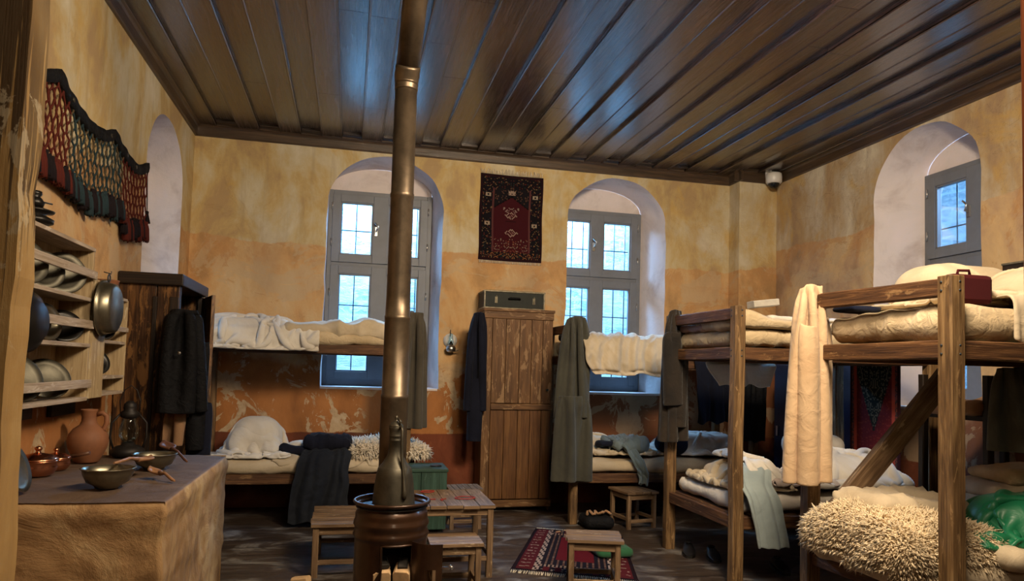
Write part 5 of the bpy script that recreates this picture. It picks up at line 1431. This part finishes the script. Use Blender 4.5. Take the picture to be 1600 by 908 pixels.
# --- left bunk, lower
mattress('thin stained mattress on the lower left bunk', -1.33, .50, 6.765, 7.52, .465, .575, mat='sheet', seed=7, fold=.02)
o = soft('duvet', 'sheet_w', -1.05, -.58, 6.88, 7.30, .57, .80, .11, seed=12, amp=.03, fold=.035, fsc=(3, 7), res=.02, lump=lumps((-.80, 7.07, .2, .26, .08)))
tag(o, 'white duvet heaped in a mound on the lower left bunk', 'duvet')
throw('duvet_cover', 'sheet_w', -1.12, -.50, 6.80, 7.40, 1.2, 1.3, 1.35, 'white wrinkled cover draped over the mound on the lower left bunk', 'cover', seed=22, lump=.10, res=.02, boxes=[bx(-1.33, .5, 6.765, 7.52, .3, .60), bx(-1.02, -.60, 6.92, 7.26, .5, .93, .2)], steps=80, th=.016)
throw('bed_sheet', 'sheet', -.62, .45, 6.79, 7.45, 1.0, 1.35, .95, 'creased cream sheet lying over the lower left mattress under the dark coat', 'sheet', seed=24, lump=.07, res=.024, boxes=[bx(-1.33, .5, 6.765, 7.52, .3, .585)], steps=70, th=.010)
o = soft('blanket', 'sheet_w', -.52, .2, 7.1, 7.46, .60, .70, .05, seed=15, amp=.02, fold=.03, fsc=(4, 4), res=.03); tag(o, 'pale blanket bunched behind the dark coat on the lower left bunk', 'blanket')
# dark coat thrown over the edge
drape('navy_coat', 'darkgrey', [(-.16, 7.05, .64, .16, .3), (-.16, 6.85, .655, .20, .4), (-.17, 6.75, .62, .22, .6), (-.19, 6.705, .50, .235, .9), (-.21, 6.69, .28, .25, 1.), (-.22, 6.68, .05, .255, 1.)], folds=4, amp=.035, seed=3, th=.014, diag=.15, label='long dark navy coat thrown over the front edge of the lower left bunk', cat='coat', crumple=.012)
o = soft('coat_collar', 'navy', -.36, .06, 6.82, 7.08, .64, .80, .07, seed=8, amp=.03, fold=.04, fsc=(6, 6), res=.02); tag(o, 'dark blue crumpled garment on top of the long dark coat', 'garment')
o = soft('coat_sleeve', 'navy', -.60, -.26, 6.84, 6.98, .60, .70, .05, seed=18, amp=.03, fold=.03, fsc=(6, 6), res=.02, lump=lumps((-.56, 6.9, .07, .1, .04))); tag(o, 'dark blue sleeve lying left of the long dark coat against the duvet', 'garment')
def sheepskin(name, label, mat, x0, x1, y0, y1, z0, z1, n, ln, seed, lump=None, r=.06, **k):
    root = thing(name, label, 'sheepskin', ((x0+x1)/2, (y0+y1)/2, z0))
    o = soft('hide', mat, x0, x1, y0, y1, z0, z1, r, seed, amp=.02, fold=.015, res=.03, lump=lump, parent=root)
    p, nn = surf_pts(o); keep = nn[:, 2] > -.35; tufts('wool_locks', mat, p[keep], nn[keep], n, ln, seed, root, **k); return root
sheepskin('sheepskin', 'pale fluffy sheepskin at the right end of the lower left bunk', 'wool_w', .06, .74, 6.80, 7.45, .59, .68, 5200, .05, 3, lump=lumps((.3, 7.1, .3, .3, .05)), rad=.009)

# --- back bunk
o = mattress('cream striped mattress bulging over the front of the upper bunk by the right window', 2.16, 3.6, 6.50, 7.46, 1.60, 1.76, mat='sheet', seed=31, fold=.03, fsc=(7, 3), r=.08, res=.022, lump=lumps((2.5, 6.7, .3, .3, .02)))
drape('bed_sheet', 'sheet', [(2.62, 7.3, 1.80, .42, .5), (2.62, 6.8, 1.81, .44, .8), (2.62, 6.56, 1.79, .44, 1.), (2.60, 6.475, 1.70, .43, 1.), (2.62, 6.465, 1.56, .42, 1.), (2.66, 6.475, 1.43, .38, 1.)], folds=8, amp=.02, seed=6, th=.012, diag=1.2, hem=.02, crumple=.015, nu=90, label='cream wrinkled sheet hanging over the front of the upper bunk by the right window', cat='sheet')
o = soft('folded_blanket', 'darkgrey', 2.18, 2.36, 6.80, 7.45, 1.765, 1.86, .04, seed=3, amp=.01, fold=.02); tag(o, 'dark folded blanket at the left end of the upper bunk by the right window', 'blanket')
mattress('cream mattress on the lower bunk by the right window', 2.18, 4.0, 6.575, 7.46, .475, .61, mat='sheet', seed=35, fold=.022)
throw('quilt', 'sheet', 2.20, 2.98, 6.66, 7.40, 1.1, 1.45, 1.4, 'bunched cream quilt at the cabinet end of the lower bunk by the right window', 'quilt', seed=37, lump=.13, res=.022, boxes=[bx(2.18, 4.0, 6.575, 7.46, .3, .63), bx(2.25, 2.7, 6.95, 7.35, .5, .76, .1)], steps=70, th=.02)
throw('bed_sheet', 'sheet_w', 2.75, 3.95, 6.66, 7.42, 1.1, 1.9, 1.25, 'bluish white rumpled sheet on the far half of the lower bunk by the right window', 'sheet', seed=39, lump=.12, res=.024, boxes=[bx(2.18, 4.0, 6.575, 7.46, .3, .63), bx(3.35, 3.98, 6.85, 7.36, .6, .80, .08)], steps=70, th=.014)
o = soft('pillow', 'sheet', 3.35, 3.98, 6.85, 7.36, .665, .80, .07, seed=41, amp=.02, fold=.02); tag(o, 'large pillow at the far right end of the lower bunk by the right window', 'pillow')
_q = [at(x, y, Y=Y_) for x, y, Y_ in ((962, 690, 6.95), (972, 700, 6.72), (985, 712, 6.58), (998, 735, 6.53), (1004, 752, 6.525), (1003, 765, 6.525))]
drape('faded_trousers', 'steel_blue', [(_q[0].x, 6.95, .79, .10, .5), (_q[1].x, 6.75, .77, .09, .6), (_q[2].x, 6.60, .71, .065, .6), (_q[3].x, 6.525, .58, .055, .8), (_q[4].x, 6.515, .46, .05, .8), (_q[5].x, 6.515, .38, .05, .8)], folds=3, amp=.012, seed=5, th=.02, crumple=.03, label='faded blue trousers hanging over the edge of the lower bunk above the dark stool', cat='trousers')
o = soft('crumpled_shirt', 'steel_blue', 2.52, 2.88, 6.60, 7.0, .71, .79, .035, seed=47, amp=.03, fold=.06, fsc=(8, 8), res=.016, lump=lumps((2.75, 6.85, .12, .15, .06))); tag(o, 'greyish blue crumpled shirt on the lower bunk by the right window', 'shirt')
o = soft('black_garment', 'navy', 2.42, 2.66, 6.66, 6.86, .70, .775, .035, seed=51, amp=.02, fold=.03, res=.02); tag(o, 'small black garment left of the crumpled blue shirt on the lower bunk', 'garment')
o = soft('blue_bag', 'bagblue', 3.03, 3.32, 6.56, 6.84, .66, .86, .10, seed=53, amp=.03, fold=.03, res=.022, lump=lumps((3.15, 6.68, .12, .15, .05))); tag(o, 'dark blue soft bag on the lower bunk behind the post of the middle bunk', 'bag')
r = thing('long_grey_coat', 'long grey coat and skirt hung on the left post of the bunk beside the cabinet', 'coat', (2.07, 6.5, .43))
hang('upper_coat', 'greycoat', (2.115, 6.545, 1.965), 1.45, .88, gather=.08, spread=.33, seed=4, slant=(-.06, -.03), parent=r, caps=[((2.135, 6.60, 0), (2.135, 6.60, 1.93), .045)])
hang('lower_coat', 'greycoat', (2.08, 6.50, 1.22), 1.15, .76, gather=.14, spread=.38, seed=8, parent=r, slant=(.02, 0), caps=[((2.135, 6.60, 0), (2.135, 6.60, 1.93), .045)])
drape('dark_blanket', 'navy', [(3.55, 6.95, 1.585, .20, .3), (3.55, 6.66, 1.60, .20, .5), (3.55, 6.545, 1.57, .20, .8), (3.55, 6.53, 1.3, .19, 1.), (3.55, 6.53, .98, .17, 1.)], folds=4, amp=.02, seed=19, label='dark blanket hanging from the upper back bunk behind the middle bunk', cat='blanket')
drape('dark_blanket', 'black', [(3.98, 6.95, 1.585, .17, .3), (3.98, 6.66, 1.60, .17, .5), (3.98, 6.545, 1.57, .17, .8), (3.98, 6.53, 1.2, .16, 1.), (3.98, 6.53, .80, .15, 1.)], folds=4, amp=.02, seed=29, label='long black cloth hanging at the right end of the back bunk behind the middle bunk', cat='cloth')
# --- middle bunk
mattress('fat cream mattress folded up on the upper middle bunk', 2.70, 4.2, 4.56, 5.56, 1.665, 1.80, mat='ticking', seed=61, fold=.02, r=.07)
o = soft('folded_mattress', 'ticking', 2.67, 3.65, 4.52, 5.3, 1.79, 1.88, .045, seed=63, amp=.015, fold=.015, fsc=(2, 2), lump=lumps((2.72, 4.55, .14, .5, .06), (3.4, 4.6, .4, .5, -.03))); tag(o, 'second cream mattress lying folded on top of the upper middle bunk', 'mattress')
o = soft('bed_sheet', 'sheet_w', 2.95, 3.9, 4.60, 5.3, 1.86, 1.90, .02, seed=65, amp=.01, fold=.02); tag(o, 'white sheet spread over the folded mattress of the upper middle bunk', 'sheet')
B = MB(); B.beam((2.80, 4.62, 1.965), (2.99, 4.60, 1.99), .12, .05, jit=.003); o = B.build('folded_paper', 'paper', bevel=.004); tag(o, 'stiff folded grey paper on top of the upper middle bunk bedding', 'paper')
o = soft('patterned_blanket', 'mauve', 2.69, 3.1, 5.1, 5.55, 1.80, 1.865, .03, seed=67, amp=.02, fold=.03); tag(o, 'brownish patterned blanket at the far corner of the upper middle bunk', 'blanket')
drape('hanging_sheet', 'sheet_w', [(3.35, 5.3, 1.67, .3, .3), (3.35, 5.55, 1.67, .32, .5), (3.35, 5.655, 1.60, .33, .8), (3.36, 5.665, 1.45, .30, 1.), (3.38, 5.665, 1.36, .24, 1.)], folds=3, amp=.012, seed=9, label='white sheet corner hanging down behind the upper middle bunk', cat='sheet')
mattress('cream mattress on the lower middle bunk', 2.70, 4.22, 4.57, 5.56, .485, .60, mat='sheet_w', seed=71, fold=.022)
throw('quilt', 'sheet', 2.74, 3.16, 4.63, 5.46, 1.1, .95, 1.5, 'cream quilt rolled up at the foot of the lower middle bunk', 'quilt', seed=73, lump=.12, res=.02, boxes=[bx(2.70, 4.22, 4.57, 5.56, .3, .62), bx(2.80, 3.08, 4.72, 5.3, .5, .76, .12)], steps=70, th=.024)
o = soft('pillow', 'sheet', 2.79, 3.08, 4.72, 5.3, .61, .75, .065, seed=173); tag(o, 'pillow under the rolled quilt at the foot of the lower middle bunk', 'pillow')
throw('bed_sheet', 'sheet_w', 2.86, 3.3, 4.68, 5.20, 1.3, .95, 1.1, 'pale blue white crumpled sheet over the rolled quilt of the lower middle bunk', 'sheet', seed=75, lump=.12, res=.02, boxes=[bx(2.70, 4.22, 4.57, 5.56, .3, .66), bx(2.76, 3.12, 4.66, 5.34, .5, .82, .12)], steps=60, th=.012)
_q = [at(x, y, Y=Y_) for x, y, Y_ in ((1168, 720, 4.95), (1180, 735, 4.7), (1190, 760, 4.5), (1200, 810, 4.475), (1208, 858, 4.475))]
drape('pale_trousers', 'bluegrey', [(_q[0].x, 4.95, .83, .14, .3), (_q[1].x, 4.72, .79, .135, .4), (_q[2].x-.01, 4.56, .69, .13, .5), (_q[2].x, 4.485, .60, .125, .7), (_q[3].x, 4.47, .45, .12, .9), (_q[4].x, 4.47, .27, .115, 1.)], folds=3, amp=.016, seed=7, th=.018, label='pale blue grey trousers draped over the front edge of the lower middle bunk', cat='trousers', crumple=.0, diag=.2, hem=.006)
throw('blanket', 'blanket', 3.02, 3.62, 4.62, 5.25, 1.1, 1.2, 1.2, 'faded mauve and cream blanket tangled in the middle of the lower middle bunk', 'blanket', seed=79, lump=.13, res=.02, boxes=[bx(2.70, 4.22, 4.57, 5.56, .3, .66)], steps=70, th=.018)
throw('quilt', 'sheet_w', 3.35, 4.2, 4.62, 5.35, 1.2, 1.6, 1.5, 'thick bluish white quilt heaped at the right end of the lower middle bunk', 'quilt', seed=81, lump=.14, res=.022, boxes=[bx(2.70, 4.22, 4.57, 5.56, .3, .64), bx(3.5, 4.15, 4.7, 5.25, .5, .84, .15)], steps=70, th=.024)
o = soft('folded_quilt', 'sheet_w', 3.5, 4.15, 4.72, 5.22, .61, .81, .08, seed=181); tag(o, 'folded quilt bulging under the heaped quilt of the lower middle bunk', 'quilt')
o = soft('pillow', 'sheet_w', 3.62, 4.1, 5.22, 5.52, .78, .95, .10, seed=83, amp=.02, fold=.02, lump=lumps((3.8, 5.35, .2, .2, .06))); tag(o, 'pillow standing up behind the heaped quilt of the lower middle bunk', 'pillow')
r = thing('dark_jacket', 'worn dark brown jacket hung on the far left post of the middle bunk', 'jacket', (2.58, 5.52, 1.08))
hang('jacket_body', 'camo', (2.66, 5.55, 1.985), 1.2, .98, gather=.03, spread=.34, seed=6, slant=(.0, -.03), parent=r, pleats=5, caps=[((2.66, 5.60, 0), (2.66, 5.60, 1.94), .05)])
hang('jacket_sleeve', 'camo', (2.61, 5.48, 1.80), .46, .60, gather=.06, spread=.75, seed=11, slant=(-.25, -.02), parent=r, pleats=3)
hang('jacket_sleeve', 'camo', (2.68, 5.49, 1.62), .36, .60, gather=.06, spread=.7, seed=15, slant=(.09, .0), parent=r, pleats=3)
# --- nearest bunk at the right
mattress('fat cream mattress filling the upper right bunk', 2.70, 4.66, 2.80, 3.66, 1.655, 1.82, mat='ticking', seed=91, fold=.022, r=.085, fsc=(3, 3), res=.025)
throw('bed_sheet', 'sheet', 2.95, 4.3, 3.02, 3.64, 2.35, 2.0, 1.1, 'cream sheet humped over the bedding of the upper right bunk', 'sheet', seed=93, lump=.09, res=.022, boxes=[bx(2.70, 4.66, 2.80, 3.66, 1.5, 1.845), bx(3.10, 3.70, 3.25, 3.64, 1.7, 2.10, .14)], steps=75, th=.014)
o = soft('pillow', 'sheet', 3.14, 3.66, 3.28, 3.61, 1.84, 2.07, .11, seed=193); tag(o, 'pillow making a hump under the sheet of the upper right bunk', 'pillow')
throw('crumpled_sheet', 'sheet', 3.12, 4.6, 2.80, 3.3, 2.3, 2.1, 1.1, 'cream wrinkled sheet on the upper right bunk beside the red case', 'sheet', seed=95, lump=.10, res=.022, boxes=[bx(2.70, 4.66, 2.80, 3.66, 1.5, 1.87), bx(3.35, 4.3, 2.9, 3.3, 1.7, 2.04, .16), (2.86, 3.11, 2.89, 2.99, 1.8, 1.99, .02)], steps=75, th=.014)
o = soft('pillow', 'sheet', 3.38, 4.25, 2.92, 3.26, 1.845, 2.02, .08, seed=195); tag(o, 'long pillow under the wrinkled sheet beside the red case on the upper right bunk', 'pillow')
o = soft('navy_cushion', 'bagblue', 2.72, 2.92, 3.45, 3.64, 1.83, 1.87, .018, seed=4); tag(o, 'small navy cloth with a white stripe at the far corner of the upper right bunk', 'cloth')
B = MB(); B.box((2.86, 2.90, 1.84), (3.10, 2.985, 1.985)); r = thing('red_case', 'small dark red case standing on the upper right bunk behind the post', 'case', (3.0, 2.94, 1.84)); B.build('case_body', 'redcase', r, bevel=.022)
B = MB(); B.tube([(2.92, 2.94, 1.983), (2.925, 2.94, 2.005), (2.99, 2.94, 2.008), (2.995, 2.94, 1.985)], .007, 8); B.build('handle', 'redcase', r)
B = MB(); B.box((3.93, 3.42, 1.89), (4.5, 3.62, 2.19)); r = thing('dark_box', 'dark metal edged box at the back of the upper right bunk against the wall', 'box', (4.2, 3.5, 1.89)); B.build('box_body', 'dark_wood', r, bevel=.006)
B = MB(); 
for p, q in (((3.93, 3.42, 2.185), (4.5, 3.42, 2.185)), ((3.933, 3.42, 1.9), (3.933, 3.42, 2.19)), ((3.93, 3.42, 2.188), (3.93, 3.62, 2.188))): B.beam(p, q, .012, .012)
B.build('metal_edging', 'stud', r)
r = thing('cream_shirt', 'long cream shirt hung over the far left post of the nearest bunk', 'shirt', (2.5, 3.6, .9))
hang('shirt_body', 'shirt', (2.585, 3.62, 1.985), 1.05, 1.0, gather=.05, spread=.30, seed=9, slant=(-.10, -.03), parent=r, pleats=5, caps=[((2.635, 3.69, 0), (2.635, 3.69, 1.94), .05)], taper=lambda t: 1-.25*max(0, t-.8)/.2)
hang('shirt_sleeve', 'shirt', (2.69, 3.66, 1.80), .30, .82, gather=.04, spread=.55, seed=19, slant=(.02, -.01), parent=r, pleats=3)
hang('shirt_sleeve', 'shirt', (2.535, 3.57, 1.75), .34, .84, gather=.05, spread=.45, seed=29, slant=(-.08, -.02), parent=r, pleats=3)
mattress('cream mattress on the lower right bunk', 2.72, 4.66, 2.80, 3.66, .475, .60, mat='sheet', seed=101, fold=.02)
sheepskin('sheepskin', 'large shaggy cream sheepskin hanging over the foot of the lower right bunk', 'wool', 2.50, 3.2, 2.84, 3.62, .44, .72, 30000, .036, 5, lump=lumps((2.7, 3.3, .3, .3, .06)), r=.16, rad=.0055, lean=(-.25, -.25, -.45))
o = soft('bed_sheet', 'sheet', 2.70, 3.3, 3.2, 3.62, .66, .82, .05, seed=103, amp=.02, fold=.04, fsc=(5, 5), res=.02); tag(o, 'cream sheet corner lying behind the shaggy sheepskin by the diagonal brace', 'sheet')
throw('satin_cover', 'satin', 2.98, 4.2, 2.84, 3.36, 1.15, 2.1, 1.3, 'shiny green embroidered satin cover on the lower right bunk', 'bed cover', seed=115, lump=.2, res=.022, boxes=[bx(2.72, 4.66, 2.80, 3.66, .3, .66), bx(3.2, 4.2, 2.86, 3.24, .5, .85, .14)], steps=70, th=.022)
o = soft('pillow', 'sheet', 3.22, 4.2, 2.90, 3.18, .66, .80, .06, seed=205); tag(o, 'pillow hidden under the green satin cover on the lower right bunk', 'pillow')
o = soft('blanket', 'sheet', 3.0, 4.5, 2.70, 3.2, .58, .68, .05, seed=107, amp=.02, fold=.03, fsc=(4, 4)); tag(o, 'cream blanket under the green satin cover on the lower right bunk', 'blanket')
for i, (lab, z, x, mt_, dx) in enumerate((('lowest cream blanket of the folded stack behind the green satin cover', .72, 3.78, 'sheet_w', .0), ('rumpled middle blanket of the folded stack behind the green satin cover', .80, 3.80, 'sheet', .05), ('topmost cream blanket of the folded stack behind the green satin cover', .88, 3.86, 'ticking', .12))):
    o = soft('folded_blanket', mt_, x-.32+dx, x+.5, 3.3, 3.66, z, z+.078, .036, seed=110+i, amp=.012, fold=.02, fsc=(4, 4), lump=lumps((x+.2, 3.45, .3, .2, .02))); tag(o, lab, 'blanket', 'folded blankets on the lower right bunk')
# hanging clothes and bedding on a rack in the gap at the right wall
r = thing('wooden_rack', 'dark wooden rack against the right wall between the bunks', 'rack', (4.4, 4.1, 0))
for x in (4.05, 4.76):
    for y in (3.84, 4.38):
        B = MB(); B.beam((x, y, 0), (x, y, 1.5), .05, .05, up=(0, 1, 0), jit=.003); B.build('post', 'dark_wood', r)
for z in (.5, 1.2):
    B = MB(); B.box((4.03, 3.82, z), (4.79, 4.41, z+.03)); B.build('shelf_board', 'dark_wood', r)
o = soft('folded_blanket', 'beige', 3.98, 4.7, 3.86, 4.36, 1.235, 1.33, .04, seed=120, amp=.015, fold=.03); tag(o, 'brown folded blanket on the upper board of the dark rack', 'blanket')
hang('grey_shirt', 'greycoat', (3.60, 3.22, 1.54), .95, .47, gather=.12, spread=.5, seed=23, label='grey shirt hanging under the upper right bunk above the folded blankets', cat='shirt')
# rug hung at the end of the middle bunk, dark locker
r = thing('hanging_rug', 'dark red rug hung up behind the middle bunk under the upper right bed', 'rug', (4.34, 5.0, .9))
def rug3(i, j, nx, ny):
    u, v = (i+.5)/nx, (j+.5)/ny; x = abs(u-.5)*2; h = noise.noise((abs(i-nx/2)*.8, j*.8, 5))
    if x > .93: return (.03, .008, .01)
    if .70 < x < .85: return (.30, .05, .03)
    if x >= .85: return (.04, .03, .03) if h > 0 else (.15, .04, .03)
    if v > .9-.5*(1-x/.7) or v < .1: return (.012, .014, .012) if h < .15 else (.10, .09, .06)
    return (.09, .010, .012) if h < .3 else (.13, .02, .015)
rug_mesh('pile', .6, 1.0, 48, 80, rug3, lambda u, v, d: (4.335-d, 5.50-.58*u, .62+.98*v), parent=r)
r = thing('dark_locker', 'dark blue wooden locker against the right wall in the corner', 'locker', (4.55, 6.2, 0))
B = MB(); B.box((4.36, 5.78, .05), (4.80, 6.7, 1.62)); B.build('locker_body', 'blue_paint', r, bevel=.006)
for y0, y1 in ((5.80, 6.23), (6.25, 6.68)):
    B = MB(); B.box((4.338, y0, .10), (4.358, y1, 1.58)); d = B.build('door', 'blue_paint', r, bevel=.005)
    B = MB(); B.box((4.325, y1-.08, .85), (4.337, y1-.05, .95)); B.build('handle', 'chrome', d)
B = MB(); B.box((4.37, 5.8, 0), (4.42, 5.85, .05)); B.box((4.37, 6.62, 0), (4.42, 6.67, .05)); B.box((4.74, 5.8, 0), (4.79, 5.85, .05)); B.box((4.74, 6.62, 0), (4.79, 6.67, .05)); B.build('feet', 'blue_paint', r)
# ---- clothes on the wardrobe and cabinet
r = thing('black_coat', 'black quilted coat hung on the door of the scorched wardrobe', 'coat', (-1.1, 5.4, 1.1))
hang('coat_body', 'black', (-1.13, 5.34, 1.80), 1.35, .76, gather=.06, spread=.42, seed=31, slant=(-.02, -.0), depth=.06, parent=r, pleats=4, bend=.4)
hang('coat_sleeve', 'black', (-1.03, 5.42, 1.58), .34, .72, gather=.06, spread=.7, seed=33, slant=(.03, 0), parent=r, pleats=3)
B = MB(); B.lathe([(0, 0), (.012, 0), (.012, .005), (0, .006)], (-1.12, 5.225, 1.50), 16, axis='Y'); B.build('button', 'chrome', r)
hang('beige_cloth', 'beige', (-1.12, 5.40, 1.18), .6, .34, gather=.12, spread=.28, ring=False, seed=35, depth=.06, label='beige cloth hanging below the black coat on the wardrobe', cat='cloth')
hang('navy_trousers', 'navy', (-1.02, 5.48, 1.15), .42, .42, gather=.08, spread=.55, seed=37, label='dark trousers hanging lowest on the wardrobe door beside the beige cloth', cat='trousers')
r = thing('navy_jacket', 'dark navy jacket hung on the left edge of the tall cabinet', 'jacket', (1.27, 7.18, .73))
hang('jacket_body', 'navy', (1.275, 7.17, 2.02), 1.0, .90, gather=.04, spread=.34, seed=41, parent=r, boxes=[(1.345, 2.1, 7.24, 7.6, 0, 2.06, .01)], slant=(-.02, -.01))
hang('jacket_sleeve', 'navy', (1.26, 7.17, 1.35), .42, .62, gather=.06, spread=.65, seed=43, parent=r, pleats=3, slant=(.02, 0))
# ---- shoes and bag on the floor
def shoe(label, x, y, rz, L_=.28, group='shoes under the beds'):
    r = thing('shoe', label, 'shoe', (x, y, 0), rz, group); LOCAL[0] = True
    def loop_(t): # half width, top height
        w = .033+.014*math.sin(PI*min(1, t*1.05))+(.006 if t > .5 else 0); w *= min(1, 4*(1-t)+.28)**.5 if t > .8 else 1
        h = .075-.01*t if t < .4 else .071-.045*((t-.4)/.6)
        return w, h
    B = MB(); n = 20; vs = []; rows = 16
    for k in range(rows+1):
        t = k/rows; w, h = loop_(t); e = .55 if k in (0, rows) else 1
        for j in range(n):
            a = 2*PI*j/n; cz = math.sin(a); z = .018+(h*e-.018)*(.5+.5*cz); vs.append(((t-.5)*L_, w*e*math.cos(a), z))
    B.add(vs, grid_faces(rows+1, n, True), None, True); B.f += [tuple(range(n))[::-1], tuple(range(rows*n, rows*n+n))]; B.uv += [None]*2; B.sm += [True]*2; B.build('upper', 'shoe', r)
    B = MB(); vs = []
    for z in (0, .02):
        for k in range(rows+1):
            t = k/rows; w, h = loop_(t); vs += [((t-.5)*L_*1.04, -w*1.06, z), ((t-.5)*L_*1.04, w*1.06, z)]
    m_ = 2*(rows+1); fs = []
    for k in range(rows):
        a = 2*k; fs += [(a, a+1, a+3, a+2), (a+m_, a+m_+2, a+m_+3, a+m_+1), (a, a+2, a+m_+2, a+m_), (a+1, a+m_+1, a+m_+3, a+3)]
    fs += [(0, m_, m_+1, 1), (2*rows, 2*rows+1, m_+2*rows+1, m_+2*rows)]
    B.add(vs, fs); B.build('sole', 'blacktin', r)
    B = MB(); B.lathe([(.028, .0), (.030, .004), (.024, .006), (.022, -.01)], (-L_*.27, 0, .078), 16); B.build('collar', 'shoe', r)
    LOCAL[0] = False; return r
shoe('left shoe of the black pair under the foot of the middle bunk', 2.74, 5.40, -2.0)
shoe('right shoe of the black pair under the foot of the middle bunk', 2.87, 5.24, -1.9)
shoe('black shoe deep under the middle bunk near its front post', 3.22, 4.86, -1.8)
shoe('black shoe under the back bunk against the wall side', 3.1, 7.0, -1.2)
r = thing('dark_bag', 'dark open cloth bag with a brown strap on the floor by the back bunk post', 'bag', (2.30, 6.42, 0))
soft('bag_body', 'black', 2.17, 2.45, 6.28, 6.55, .012, .12, .05, seed=131, amp=.012, fold=.01, parent=r)
B = MB(); B.tube([(2.2+.22*i/14, 6.36+.04*math.sin(i*1.3), .135+.03*math.sin(i*.9)**2) for i in range(15)], .012, 8); B.build('strap', 'beige', r)
B = MB(); B.beam((-.30, 4.96, .03), (-.20, 4.90, .05), .06, .05, jit=.01, ch=.25); o = B.build('firewood', 'chop', bevel=.003); o['label'] = 'small chunk of split wood on the floor beside the slatted bench'; o['category'] = 'log'
for i, (x, y, a) in enumerate(((1.86, 6.22, .4), (1.95, 6.27, -.2))):
    B = MB(); B.beam((x, y, .008), (x+.05*math.cos(a), y+.05*math.sin(a), .01), .018, .012, jit=.004); o = B.build('wood_chip', 'chop'); tag(o, ('left' if i == 0 else 'right')+' of two tiny wood chips on the floor left of the dark bag', 'wood chip', 'wood chips on the floor')
